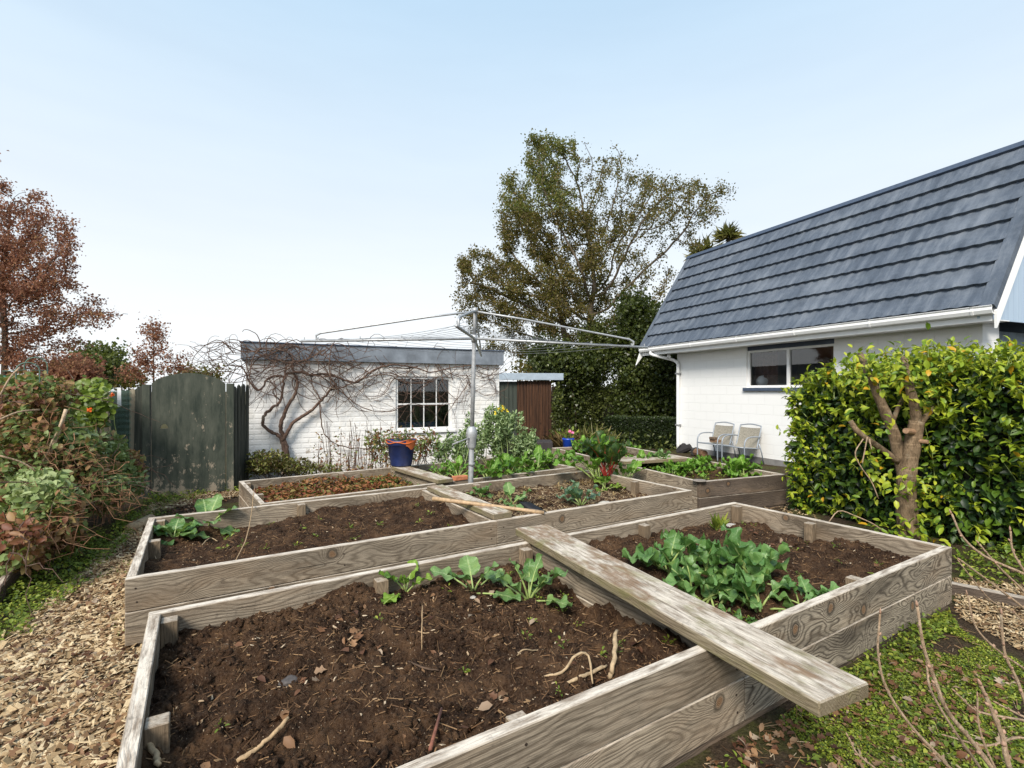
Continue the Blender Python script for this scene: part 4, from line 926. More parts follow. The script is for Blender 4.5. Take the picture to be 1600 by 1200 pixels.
for k in range(27):
    x = L_*.05+L_*.62*k/26
    for sgn in (1, -1):
        pts = []
        for j in range(25):
            z = .55+.95*j/24; xx = x+sgn*.011*(1 if j % 2 else -1); pts.append(o_+uu*xx+ZU*z+gn*.012*math.sin(z*6+x*9))
        if sgn == 1: mt.tube(pts, .0022, 4, False)
tag(mt.build('wire_netting', M_GREENWIRE, None, org=o_), 'sagging chicken wire netting hung on the pickets left of the gate', 'netting')
tg = at_d(183, 622, 6.8)
tag(MB().box(tg-ZU*.12, uu*.045, -gn*.006, ZU*.26, .002).build('white_marker', M_PLASTICW, None, org=tg), 'small white plastic strip on the fence beside the nasturtium flower', 'marker')
# ------------------------------------------------------------------ brown shed behind
bs0 = at_d(776, 610, 14.6); bs1 = at_d(862, 610, 14.9); bs0[2] = bs1[2] = 0; bu = unit(bs1-bs0); bn = np.array([bu[1], -bu[0], 0]); bL = np.linalg.norm(bs1-bs0)
bsd = thing('brown_shed', 'small lean to shed with rusty brown vertical boards and a pale blue fascia', 'shed', bs0)
m = MB(); nb_ = 11
for k in range(nb_):
    x0 = bL*.37+(bL*.63)*k/nb_; m.box(bs0+bu*x0+bn*(.006*(k % 2)), bu*(bL*.63/nb_-.008), -bn*.03, ZU*1.78, .004)
m.box(bs0+bu*bL*.37-bn*.032, bu*bL*.63, -bn*.02, ZU*1.77); m.box(bs1-bn*.06, -bn*2.0, -bu*.04, ZU*1.78); m.box(bs0-bn*2.0+bu*.05, -bn*.04, bu*(bL-.1), ZU*1.78)
m.build('wall', M_RUST, bsd)
m = MB()
for k in range(5): m.box(bs0+bu*(bL*.37*k/5+.004)-bn*.02, bu*(bL*.37/5-.008), -bn*.03, ZU*1.76, .004)
m.build('door', M_GREENDOOR, bsd)
MB().box(bs0-bu*.1+bn*.15+ZU*1.80, bu*(bL+.42), -bn*.03, ZU*.20, .006).build('fascia', M_FASCIA2, bsd)
MB().box(bs0-bu*.08+bn*.118+ZU*1.93, bu*(bL+.36), -bn*2.4, ZU*.05, .004).build('roof', M_FASCIA, bsd)
dp0 = at_d(836, 610, 9.6); dp0[2] = 0
tag(MB().box(dp0, RT.tolist()+[0] if False else np.array([RT[0], RT[1], 0])*.34, np.array([FW[0], FW[1], 0])*.5, ZU*.52, .01).build('planter_box', M_PLANTER, None, org=dp0), 'dark stained timber planter box behind the back bed', 'planter')
# ------------------------------------------------------------------ house
HA = R_(9); hw = -np.array([math.sin(HA), math.cos(HA), 0]); hn = np.array([-math.cos(HA), math.sin(HA), 0]); HC = np.array([10.27, 8.63, 0.0])
def Hp(t, n_, z): return HC+hw*t+hn*n_+ZU*z
house = thing('house', 'white block house with a steep slate blue tiled roof and white gutter', 'house', HC)
T1, HW_, WT = 6.18, 6.6, 2.46
h0, h1, hz0, hz1 = 2.14, 4.06, 1.56, 2.44
m = MB()
wallquad(m, Hp(0, 0, 0), hw, h0, -.1, WT+.2); wallquad(m, Hp(h1, 0, 0), hw, T1-h1, -.1, WT+.2, h1); wallquad(m, Hp(h0, 0, 0), hw, h1-h0, -.1, hz0, h0); wallquad(m, Hp(h0, 0, 0), hw, h1-h0, hz1, WT+.2, h0)
m.add([Hp(0, 0, -.1), Hp(0, 0, 2.65), Hp(0, -1.30, 5.0), Hp(0, -HW_+1.3, 5.0), Hp(0, -HW_, 2.65), Hp(0, -HW_, -.1)], [[0, 1, 2, 3, 4, 5]], gc=np.array([[0, 0, 0], [0, 2.6, 0], [1.3, 5, 0], [HW_-1.3, 5, 0], [HW_, 2.6, 0], [HW_, 0, 0]], float)); wallquad(m, Hp(T1, -HW_, 0), -hw, T1, -.1, 2.6)
wallquad(m, Hp(T1, 0, 0), -hn, .42, -.1, WT+.2)
for tt in (h0, h1): wallquad(m, Hp(tt, 0, 0), -hn, .12, hz0, hz1)
m.add([Hp(h0, 0, hz0), Hp(h1, 0, hz0), Hp(h1, -.12, hz0), Hp(h0, -.12, hz0)], [[0, 1, 2, 3]], gc=np.zeros((4, 3)))
m.build('wall', M_HOUSEW, house)
m = MB(); m.box(Hp(.15, .004, -.05), hw*(T1-.3), hn*.02, ZU*.17, .003); m.build('plinth', plain('grey_plinth', (.20, .195, .19), .85, 0, .2, 8, .2), house)
# window
m = MB(); fw = .045
for (a0, a1, z0, z1) in ((h0, h0+fw, hz0, hz1-.1), (h1-fw, h1, hz0, hz1-.1), (h0+fw, h1-fw, hz0, hz0+fw), (h0+fw, h1-fw, hz1-.1-fw, hz1-.1), ((h0+h1)/2-.03, (h0+h1)/2+.03, hz0+fw, hz1-.1-fw)):
    m.box(Hp(a0, -.04, z0), hw*(a1-a0), -hn*.06, ZU*(z1-z0), .004)
hwin = m.build('window', M_WHITE, house)
MB().box(Hp(h0, -.035, hz1-.1), hw*(h1-h0), -hn*.05, ZU*.1).build('head_panel', M_DARKTRIM, hwin)
MB().box(Hp(h0-.06, .05, hz0-.075), hw*(h1-h0+.12), -hn*.10, ZU*.07, .006).build('sill', M_DARKTRIM, hwin)
MB().add([Hp(h0, -.075, hz0), Hp(h1, -.075, hz0), Hp(h1, -.075, hz1-.1), Hp(h0, -.075, hz1-.1)], [[0, 1, 2, 3]]).build('pane', M_GLASS, hwin)
m = MB()
q = [Hp(h0-.5, -2.2, .6), Hp(h1+1.2, -2.2, .6), Hp(h1+1.2, -2.2, 2.5), Hp(h0-.5, -2.2, 2.5), Hp(h0-.5, -.13, .6), Hp(h1+1.2, -.13, .6), Hp(h1+1.2, -.13, 2.5), Hp(h0-.5, -.13, 2.5)]
m.add(q, [[0, 1, 2, 3], [4, 0, 3, 7], [1, 5, 6, 2], [3, 2, 6, 7], [0, 4, 5, 1]]); m.box(Hp(h1-.75, -1.0, .6), hw*.5, -hn*.4, ZU*1.9); m.build('interior', M_ROOM, house)
m = MB(); nx = 40; cx = np.linspace(h0-.1, h0+.52, nx); cz = np.array([hz0-.3, hz1])
V = np.array([Hp(x, -.32+.03*math.sin(x*60), z) for x in cx for z in cz]); m.add(V, [gridfaces(np.arange(nx*2).reshape(nx, 2))]); m.build('curtain', M_CURT, house)
bm = bmesh.new(); bmesh.ops.create_uvsphere(bm, u_segments=18, v_segments=12, radius=.13); C = np.array([v.co[:] for v in bm.verts]); F = [[v.index for v in f.verts] for f in bm.faces]; bm.free()
ballc = on_wall(1192, 596, Hp(0, -.35, 0), hn)
build('lamp_globe', C+ballc, F, M_PLASTICW, house, True)
# roof
E0, E1, EO, EZ, RO, RZ = -.91, 6.53, .45, 2.64, -1.17, 5.15
def rp(t, s, up_=0.0):   # s 0 eave .. 1 ridge
    sl = np.array([RO-EO, RZ-EZ]); ln = np.linalg.norm(sl); nv = np.array([sl[1], -sl[0]])/ln*1.0
    return Hp(t, EO+sl[0]*s+nv[0]*up_, EZ+sl[1]*s+nv[1]*up_)
NC = 8; per = .19; nt_ = 520; tt = np.linspace(E0+.12, E1-.14, nt_); V = []; gcs = []; F = []; c_ = 0
wave = .009*np.sin(tt*2*np.pi/per)
for k in range(NC):
    for (s, hgt) in ((k/NC-.012, -.012), (k/NC-.015, .058), (k/NC+.012, .050), ((k+.5)/NC, .018), ((k+1)/NC, .002)):
        sw = s+.0035*fbm(tt*1.1, tt*0+k*3.3, 61, 3)-(.0045*np.sin(tt*2*np.pi/per) if hgt > .02 or hgt < 0 else 0)
        hh = hgt+wave*(.9 if hgt > .02 else .25)
        sl = np.array([RO-EO, RZ-EZ]); ln = np.linalg.norm(sl); nv = np.array([sl[1], -sl[0]])/ln
        V.append(HC+hw*tt[:, None]+hn*(EO+sl[0]*sw+nv[0]*hh)[:, None]+ZU*(EZ+sl[1]*sw+nv[1]*hh)[:, None])
        gcs.append(np.stack([tt, np.broadcast_to(sw*ln+k*3.7, (nt_,)), np.zeros(nt_)], -1))
    idx = (np.arange(5*nt_)+c_).reshape(5, nt_); F.append(gridfaces(idx)); c_ += 5*nt_
roof = build('roof', np.concatenate(V), F, M_ROOF, house, False, {'gc': np.concatenate(gcs)})
def rbar(name, s0, s1, t0, t1, u0, u1, mat, par=house, gc=True):
    A = [rp(t0, s0, u0), rp(t1, s0, u0), rp(t1, s1, u0), rp(t0, s1, u0)]; B = [rp(t0, s0, u1), rp(t1, s0, u1), rp(t1, s1, u1), rp(t0, s1, u1)]
    g = np.array([[t0, s0*3, 0], [t1, s0*3, 0], [t1, s1*3, 0], [t0, s1*3, 0]]*2, float)
    return MB().add(A+B, [[3, 2, 1, 0], [4, 5, 6, 7], [0, 1, 5, 4], [1, 2, 6, 5], [2, 3, 7, 6], [3, 0, 4, 7]], gc=g).build(name, mat, par)
rbar('verge_flashing', -.02, 1.0, E0, E0+.13, -.05, .034, M_ROOF, roof); rbar('verge_flashing', -.02, 1.0, E1-.16, E1, -.05, .045, M_ROOF, roof)
rbar('ridge_cap', .985, 1.02, E0-.02, E1+.02, -.03, .05, M_DARKTRIM, roof)
V = [rp(E0, 1.01, 0), rp(E1, 1.01, 0), Hp(E1, -HW_/2, RZ+.35), Hp(E0, -HW_/2, RZ+.35), Hp(E1, -HW_-RO, RZ), Hp(E0, -HW_-RO, RZ), Hp(E1, -HW_-EO, EZ), Hp(E0, -HW_-EO, EZ)]
MB().add(V, [[0, 1, 2, 3], [3, 2, 4, 5], [5, 4, 6, 7]], gc=np.zeros((8, 3))).build('upper_roof', M_ROOF, roof)
def prism_board(pts, a, th, name, mat, par):        # a strip along hw-perpendicular plane
    V = [np.asarray(p) for p in pts]; V2 = [p+a*th for p in V]; n_ = len(V)
    return MB().add(V+V2, [list(range(n_))[::-1], list(range(n_, 2*n_))]+[[i, (i+1) % n_, (i+1) % n_+n_, i+n_] for i in range(n_)]).build(name, mat, par)
prism_board([rp(E1, -.03, -.055), rp(E1, -.09, -.19), rp(E1, 1.0, -.19), rp(E1, 1.0, -.055)], -hw, .03, 'barge_board', M_WHITE, house)
prism_board([rp(E0+.03, -.03, -.055), rp(E0+.03, -.16, -.14), rp(E0+.03, .06, -.24), rp(E0+.03, 1.0, -.19), rp(E0+.03, 1.0, -.055)], -hw, .03, 'barge_board', M_WHITE, house)
# gutter, fascia and soffit
gprof = [(0, 0), (.0, -.095), (.03, -.115), (.085, -.10), (.105, -.055), (.10, -.02), (.115, 0), (.105, .006), (.09, -.015), (.095, -.05), (.075, -.085), (.035, -.1), (.012, -.085), (.012, 0)]
g0, g1 = E0+.05, E1-.02
def prof_bar(prof, t0, t1, n0, z0): 
    V = [Hp(t0, n0+a_, z0+b_) for a_, b_ in prof]+[Hp(t1, n0+a_, z0+b_) for a_, b_ in prof]; n_ = len(prof)
    return V, [[i, (i+1) % n_, (i+1) % n_+n_, i+n_] for i in range(n_)]+[list(range(n_))[::-1], list(range(n_, 2*n_))]
m = MB(); V, F = prof_bar(gprof, g0, g1, EO-.03, EZ-.035); m.add(V, F)
for k in range(5):
    V, F = prof_bar([(.0, .0), (.0, -.1), (.03, -.12), (.09, -.105), (.111, -.055), (.106, -.02), (.12, .004), (.0, .004)], 1.0+1.32*k, 1.03+1.32*k, EO-.03, EZ-.0345); m.add(V, F)
gut = m.build('gutter', M_WHITE, house)
MB().box(Hp(E0+.06, EO-.032, EZ-.23), hw*(E1-E0-.12), -hn*.02, ZU*.19, .003).build('fascia', M_WHITE, house)
MB().box(Hp(E0+.06, -.002, EZ-.215), hw*(E1-E0-.12), hn*(EO-.055), ZU*.012).build('soffit', M_WHITE, house)
m = MB(); dpx = .10
m.tube(smooth_line([Hp(-.42, EO+.02, EZ-.14), Hp(-.42, EO+.02, EZ-.21), Hp(-.25, EO-.10, EZ-.28), Hp(-.02, .10, EZ-.38), Hp(dpx, .062, EZ-.48), Hp(dpx, .058, EZ-.62), Hp(dpx, .058, 1.0), Hp(dpx, .058, .0)], 40), .04, 12)
dpipe = m.build('downpipe', M_WHITE, house, True)
m = MB()
for z in (.62, 1.9): m.box(Hp(dpx-.06, .005, z), hw*.12, hn*.10, ZU*.04, .004)
m.build('pipe_bracket', M_GALVD, dpipe)
m = MB(); V, F = lathe([(0, -.05), (.045, -.05), (.05, 0), (.03, .05), (0, .06)], Hp(-.05, .22, EZ-.28), 12); m.add(V, F); m.build('eave_light', M_PLASTICW, house, True)
# gable end
m = MB()
nv = 26
for k in range(nv):
    n0 = -.42-(HW_-.8)*k/nv; n1 = -.42-(HW_-.8)*(k+1)/nv+.006
    m.box(Hp(T1-.45, n0, 0), hn*(n1-n0), -hw*.03, ZU*2.44)
m.build('lower_cladding', M_BLUECLAD, house)
m = MB(); 
for k in range(48):
    n0 = .42-(.14*k); n1 = n0-.134
    if n1 < -HW_: break
    zt = lambda q: max(2.47, min(EZ+(RZ-EZ)*min((q-EO)/(RO-EO), (-HW_-EO-q)/(RO-EO)), RZ+.1)-.10)
    V = [Hp(T1+.16, n0, 2.46), Hp(T1+.16, n1, 2.46), Hp(T1+.16, n1, zt(n1)), Hp(T1+.16, n0, zt(n0))]; V += [v-hw*.03 for v in V]
    m.add(V, [[0, 1, 2, 3], [7, 6, 5, 4], [0, 4, 5, 1], [1, 5, 6, 2], [2, 6, 7, 3], [3, 7, 4, 0]])
m.build('gable_cladding', M_BLUECLAD, house)
MB().box(Hp(T1-.44, -.5, 1.98), -hn*2.2, hw*.06, ZU*.05).build('side_sill', M_WHITE, house)
# ------------------------------------------------------------------ patio chairs
def chair(label):
    r = thing('patio_chair', label, 'chair', (0, 0, 0), 0, 'patio chairs against the house wall')
    W2, sh = .27, .36     # faces -Y, x across
    for sx in (-1, 1):
        x = sx*W2
        MB().tube(smooth_line([(x, -.27, 0), (x, -.275, .2), (x, -.272, .42), (x, -.23, .515), (x, -.13, .56), (x, .06, .565), (x, .20, .55)], 26), .0135, 8).build('arm_frame', M_CHAIR, r, True)
        MB().tube([(x, .30, 0), (x, .24, .22), (x*1.0, .16, .42)], .0125, 8).build('leg', M_CHAIR, r, True)
        MB().tube([(x, -.272, sh), (x, .12, sh-.035), (x, .20, sh-.03)], .011, 8).build('side_rail', M_CHAIR, r, True)
    xb = W2-.022; bk_ = [(-xb, .12, sh-.03), (-xb, .17, .48), (-xb, .25, .74), (-xb+.03, .262, .775), (0, .27, .80), (xb-.03, .262, .775), (xb, .25, .74), (xb, .17, .48), (xb, .12, sh-.03)]
    MB().tube(smooth_line(bk_, 60), .0125, 8).build('back_frame', M_CHAIR, r, True)
    MB().tube([(-W2, -.26, sh-.005), (W2, -.26, sh-.005)], .011, 8).build('cross_rail', M_CHAIR, r, True)
    P = smooth_line([(0, -.255, sh+.008), (0, -.1, sh-.012), (0, .06, sh-.03), (0, .115, sh+.0), (0, .17, .48), (0, .245, .735)], 26)
    xs = np.linspace(-xb+.01, xb-.01, 7); V = np.array([[x, p[1]+.012*(1-(x/xb)**2), p[2]-.010*(1-(x/xb)**2)] for p in P for x in xs]); n_ = len(V)
    g = gridfaces(np.arange(n_).reshape(26, 7)); V2 = V+np.array([0, .004, -.004])
    build('sling', np.vstack([V, V2]), [g[:, ::-1], g+n_], M_SLING, r, True)
    return r
def copy_tree(o, par=None):
    c = o.copy(); COL.objects.link(c)
    if par is not None: c.parent = par
    for ch in list(o.children): copy_tree(ch, c)
    return c
ch1 = chair('silver sling chair nearest the downpipe, wood offcuts on its seat')
ch2 = copy_tree(ch1); ch2['label'] = 'silver sling chair with an empty seat, under the house window'
crot = math.atan2(hn[1], hn[0])+math.pi/2
cA, cB = Hp(1.72, .42, 0), Hp(2.40, .40, 0)
for c_, p_ in ((ch1, cA), (ch2, cB)): c_.location = tuple(p_); c_.rotation_euler = (0, 0, crot+R_(4))
for k, (dt, dn, z, sz, lab, col) in enumerate(((-.02, -.02, .375, (.22, .12, .06), 'brown timber offcut lying on the seat of the left patio chair', (.20, .12, .07)), (.0, .03, .437, (.16, .10, .05), 'upper timber offcut stacked on the left patio chair', (.13, .09, .06)))):
    q = cA+hw*(dt-.1)+hn*(dn-.02)+ZU*z
    tag(MB().box(q, hw*sz[0], hn*sz[1], ZU*sz[2], .006).build('timber_offcut', plain('offcut_wood', col, .8, 0, .3, 30, .3), None, org=q), lab, 'offcut')
for k, (t_, n_, rot, lab) in enumerate(((.42, .22, .4, 'black split log leaning by the downpipe'), (.62, .32, -.5, 'second black log between the downpipe and the left patio chair'), (1.28, .45, .2, 'brown log under the left patio chair'), (1.0, .34, .9, 'dark log lying behind the leg of the left patio chair'))):
    q = Hp(t_, n_, .09); dd = hw*math.cos(rot)+hn*math.sin(rot); dd = unit(dd+ZU*(.5 if k < 2 else 0)); P = [q-dd*.17, q-dd*.05, q+dd*.06, q+dd*.17]
    tag(MB().tube(P, [.085, .09, .088, .08], 9).build('log', plain('charred_log' if k != 2 else 'brown_log', (.02, .018, .018) if k != 2 else (.20, .11, .06), .85, 0, .4, 30, .5), None, org=q), lab, 'log')
# ------------------------------------------------------------------ pots
pp = (at_z(612, 728.5, .412)+at_z(642, 727, .412))/2; pp[2] = .414
pot = thing('plant_pot', 'dark blue plastic pot with a torn orange liner standing on the back plank', 'plant pot', pp)
V, F = lathe([(0, .004), (.135, .004), (.14, 0), (.15, .02), (.19, .30), (.205, .305), (.208, .375), (.198, .378), (.19, .31), (.17, .29), (0, .29)], pp, 30)
build('body', V, F, M_BLUEPOT, pot, True)
th = np.linspace(0, 2*np.pi, 40)
m = MB(); m.tube([pp+np.array([.213*math.cos(a), .213*math.sin(a), .345+.012*math.sin(a*5)]) for a in th], .009, 6); m.tube([pp+np.array([.215*math.cos(a), .215*math.sin(a), .37+.014*math.sin(a*4+1)]) for a in th], .006, 6)
Vt = []
for a in np.linspace(-1.6, -.6, 9):
    for z in (.375, .34, .27+.03*math.sin(a*7)): Vt.append(pp+np.array([(.214-.1*(.375-z))*math.cos(a), (.214-.1*(.375-z))*math.sin(a), z]))
m.add(Vt, [gridfaces(np.arange(27).reshape(9, 3))]); m.build('orange_liner', M_TERRA, pot, True)
n = 130; d = rand_dir(n)*np.array([1, 1, .4])+np.array([0, 0, .8])
q = pp+np.array([0, 0, .3])+unit(d)*rng.uniform(.03, .30, (n, 1))
merge('plant', [leaves(q, rand_dir(n), rand_dir(n)+ZU, rng.uniform(.04, .07, n), .4, LEAF6, rng.random(n)*.8)], L_BRAMBLE, pot, True)
b2 = at_d(888, 610, 10.6); b2[2] = 0
pot2 = thing('flower_pot', 'small bright blue pot with a pink flower behind the right bed', 'flower pot', b2)
V, F = lathe([(0, 0), (.09, 0), (.12, .46), (.132, .47), (.13, .5), (.115, .5), (.1, .46), (0, .46)], b2, 20); build('body', V, F, M_BLUEPOT2, pot2, True)
n = 60; d = rand_dir(n)*np.array([1, 1, .3])+np.array([0, 0, .8])
merge('plant', [leaves(b2+ZU*.46+unit(d)*rng.uniform(.02, .25, (n, 1)), d, rand_dir(n), rng.uniform(.06, .1, n), .3, LEAF6)], L_WEED, pot2, True)
n = 16; merge('flower', [leaves(at_d(892, 677, 10.6)+rng.normal(size=(n, 3))*.02, rand_dir(n), rand_dir(n), .07, .5, LEAF6)], M_PINK, pot2, True)
# ------------------------------------------------------------------ trees by growth towards the light
def grow(attr, stem, step, di, dk, iters=90, trop=(0, 0, .05), jit=.12):
    N = [np.asarray(s, float) for s in stem]; par = [-1]+list(range(len(N)-1)); 
    A = np.asarray(attr, float); near = np.zeros(len(A), int); dist = np.full(len(A), 1e9)
    def upd(i0):
        for i in range(i0, len(N)):
            d_ = np.linalg.norm(A-N[i], axis=1); b_ = d_ < dist; near[b_] = i; dist[b_] = d_[b_]
    upd(0); alive = np.ones(len(A), bool); trop = np.array(trop)
    for it in range(iters):
        act = alive & (dist < di)
        if not act.any():
            if not alive.any(): break
            act = alive & (dist <= dist[alive].min()*1.05)
        ids = near[act]; v = unit(A[act]-np.array([N[i] for i in ids])); un = np.unique(ids); n0 = len(N)
        for i in un:
            d_ = v[ids == i].sum(0); d_ = unit(d_)+trop+rng.normal(size=3)*jit
            N.append(N[i]+unit(d_)*step); par.append(i)
        upd(n0); alive &= dist > dk
        if len(N) > 9000: break
    return np.array(N), np.array(par)
def radii(par, r0, e=2.4, rmax=None):
    n = len(par); acc = np.zeros(n); kids = np.zeros(n, int)
    for i in range(n-1, -1, -1):
        if kids[i] == 0: acc[i] = r0**e
        if par[i] >= 0: acc[par[i]] += acc[i]; kids[par[i]] += 1
    r = acc**(1/e)
    return (np.minimum(r, rmax) if rmax else r), kids
def skeleton(mb_, N, par, r, kmin=4):
    ch = {}
    for i, p in enumerate(par): ch.setdefault(p, []).append(i)
    stack = [(0, None)]
    while stack:
        i, p0 = stack.pop(); line = [] if p0 is None else [p0]; rr = [] if p0 is None else [min(r[p0], r[i]*1.25)]
        while True:
            line.append(i); rr.append(r[i]); c = ch.get(i, [])
            if not c: break
            c = sorted(c, key=lambda q: -r[q])
            for q in c[1:]: stack.append((q, i))
            i = c[0]
        if len(line) > 1:
            big = max(rr); mb_.tube(N[line], np.array(rr), 9 if big > .05 else (6 if big > .015 else kmin), False)
def lobe_pts(lobes, depth, n):
    w = np.array([l[2]*l[3]*l[4] if len(l) > 4 else l[2]*l[3] for l in lobes], float); w /= w.sum(); out = []
    for l, k in zip(lobes, rng.multinomial(n, w)):
        d = rand_dir(k)*(rng.random((k, 1))**(1/2.4)); dep = depth+d[:, 1]*min(l[2], l[3]*1.3)*depth/FPX*.9+(l[5] if len(l) > 5 else 0)
        for (x, y, q) in zip(l[0]+d[:, 0]*l[2], l[1]+d[:, 2]*l[3], dep): out.append(at_d(x, y, q))
    return np.array(out)
def px_of(P):
    d = P[:, :2]@FW; return 800+FPX*(P[:, :2]@RT)/d, YH+FPX*(EYE-P[:, 2])/d
def tree(name, label, lobes, depth, stem_px, natt, step, di, dk, r0, rmax, nleaf, lsize, lmat, bmat, keep=None, leafr=.02, asp=.45, rndf=None, group=None, spread=1.6, trop=(0, 0, .05), stems=None, cat='tree', clus=1.0):
    att = lobe_pts(lobes, depth, natt); base = at_d(stem_px[0][0], 610, depth); base[2] = 0
    st = [base]+[at_d(x, y, depth) for x, y in stem_px[1:]]; st = smooth_line(st, max(6, int(np.linalg.norm(st[-1]-st[0])/step)))
    N, par = grow(att, st, step, di, dk, trop=trop)
    r, kids = radii(par, r0, 2.35, rmax); t_ = thing(name, label, cat, base, 0, group)
    m_ = MB(); skeleton(m_, N, par, r)
    for s_ in (stems or []):
        b_ = at_d(s_[0][0], 610, depth); b_[2] = 0; P = smooth_line([b_]+[at_d(x, y, depth) for x, y in s_[1:]], 14); m_.tube(P, np.linspace(rmax*.8, rmax*.3, 14), 9)
    m_.build('trunk', bmat, t_, True)
    tw = np.where(r < leafr)[0]; tw = tw[fbm(N[tw, 0]*1.9+N[tw, 1], N[tw, 2]*1.9, 31, 2)+.5+rng.normal(size=len(tw))*.12 > 1-clus] if clus < 1 else tw; P = N[rng.choice(tw, nleaf)]+rng.normal(size=(nleaf, 3))*step*spread*.45
    rn = np.clip(rng.random(nleaf)*.75+.25*(fbm(P[:, 0]*1.1, P[:, 2]*1.1+P[:, 1], 5, 2)+.5), 0, 1)
    if keep is not None:
        k_ = keep(*px_of(P)) > rng.random(nleaf); P = P[k_]; rn = rn[k_]
    if rndf is not None: rn = rndf(rn, *px_of(P))
    n_ = len(P); d = rand_dir(n_)+np.array([0, 0, -.25])
    merge('crown', [leaves(P, d, rand_dir(n_)+ZU*.6, lsize*rng.uniform(.6, 1.35, n_), asp, LEAF2, rn)], lmat, t_)
    return t_
def keep_main(x, y):
    k = np.ones(len(x)); k = np.where((x > 905) & (y < 330), .26, k); k = np.where((x > 980) & (y < 470), .48, k)
    k = np.where((x > 1010) & (y < 560) & (y > 400), .35, k); k = np.where((x > 900) & (y < 245), .05, k); return k
tree('broad_tree', 'tall olive brown tree with bare twigs on its right side rising behind the sheds', [(850, 330, 78, 85), (765, 425, 55, 48), (735, 465, 28, 34), (860, 460, 105, 80), (925, 400, 75, 100), (945, 275, 55, 58, .9), (1015, 320, 75, 60, .8), (1085, 315, 58, 46, .7), (1130, 295, 22, 18, .8),
     (1000, 430, 60, 60, .7), (775, 500, 58, 30), (850, 245, 38, 40), (888, 238, 34, 30), (800, 300, 26, 30), (810, 545, 60, 22), (905, 560, 60, 60), (805, 345, 34, 44), (1080, 375, 30, 25), (975, 520, 50, 40)], 17.0, [(938, 690), (934, 640), (932, 570), (922, 500)], 2600, .20, 1.6, .27, .0092, .22, 115000, .064, L_OLIVE, M_BARK,
     keep_main, .022, .42, lambda r_, x, y: np.clip(r_+.45*((y < 330) & (x < 905))*1.0-.0, 0, 1), stems=[[(898, 690), (897, 640), (890, 560), (870, 470)]], clus=.76, spread=1.1)
tree('ivy_clad_stem', 'ivy covered trunk of small green leaves in front of the tall tree', [(905, 600, 32, 62), (930, 540, 40, 45), (880, 610, 18, 40), (872, 650, 12, 26), (925, 640, 22, 30), (958, 600, 20, 32)], 16.0, [(905, 690), (904, 650), (906, 600)], 420, .2, 1.2, .25, .008, .10, 15000, .07, L_IVY, M_BARK, None, .05, .45, cat='ivy', clus=.6)
tree('evergreen_tree', 'dense dark evergreen tree beside the house gutter', [(1008, 600, 45, 80), (1010, 520, 38, 45), (1040, 640, 22, 55), (980, 560, 22, 45), (990, 495, 30, 28), (1030, 560, 35, 60), (985, 640, 22, 45)], 15.2, [(1000, 690), (1000, 640), (1000, 560)], 900, .25, 1.5, .3, .009, .14, 42000, .095, L_DARK, M_BARKD, None, .06, .5, spread=1.8, clus=.75)
tree('evergreen_shrub', 'dark leafy shrub hanging over the brown shed roof', [(860, 555, 30, 22), (895, 568, 40, 26), (845, 570, 16, 14)], 15.6, [(900, 690), (899, 640), (890, 585)], 220, .2, 1.2, .25, .008, .08, 7000, .09, L_DARK, M_BARKD, None, .05, .5, spread=2.0)
tree('copper_beech', 'large copper brown leaved tree at the left edge behind the fence', [(15, 345, 75, 62), (55, 410, 80, 70), (20, 470, 110, 70), (90, 480, 85, 45), (60, 545, 85, 38), (150, 495, 45, 22), (185, 492, 32, 14), (-60, 420, 90, 130), (110, 555, 45, 28), (95, 345, 14, 20), (60, 300, 20, 16)], 13.0, [(5, 690), (6, 600), (8, 540), (5, 470)], 1700, .17, 1.3, .24, .006, .20, 48000, .055, L_RED, M_BARKD, lambda x, y: np.where(x > 120, .7, .9), .018, .40, clus=.60, spread=1.1)
tree('young_larch', 'small thin russet tree with level branches beyond the arched gate', [(240, 525, 22, 18), (240, 552, 40, 12), (245, 575, 58, 14), (205, 582, 28, 12), (240, 505, 8, 10), (285, 560, 22, 8)], 23.0, [(240, 690), (240, 600), (240, 530), (239, 505)], 330, .22, 1.6, .28, .007, .09, 3800, .10, L_RED, M_BARKD, lambda x, y: .8+0*x, .02, .35)
for (x, y, rx, ry, dep, mat, lab, nl) in ((150, 570, 42, 26, 26, L_IVY, 'yellow green bush beyond the fence left of the arched gate', 4500), (110, 585, 45, 16, 21, L_RED, 'russet bush just beyond the fence under the copper tree', 4000), (310, 592, 40, 12, 30, L_OLIVE, 'low olive bush beyond the arched gate', 2600), (190, 588, 40, 14, 34, L_OLIVE, 'far grey green bush left of the small russet tree', 2500), (840, 578, 40, 14, 30, L_OLIVE, 'distant bush above the brown shed roof', 2000), (1060, 600, 40, 60, 19, L_DARK, 'dark bush in the gap behind the house corner', 5000)):
    tree('garden_bush', lab, [(x, y, rx, ry)], dep, [(x, 690), (x, 620), (x, y+ry*.4)], 160, .3, 2.0, .4, .01, .07, nl, .16 if dep > 20 else .11, mat, M_BARKD, None, .08, .5, None, 'bushes beyond the garden', 2.2, cat='bush')
sp_ = at_d(-25, 235, 9.0); n = 60
tree('bare_tree', 'thin brown tree whose twig tips show at the upper left edge', [(-45, 250, 45, 60)], 10.0, [(-110, 690), (-110, 500), (-80, 330)], 140, .17, 1.2, .22, .005, .07, 260, .07, L_RED, M_BARKD, None, .03, .4)
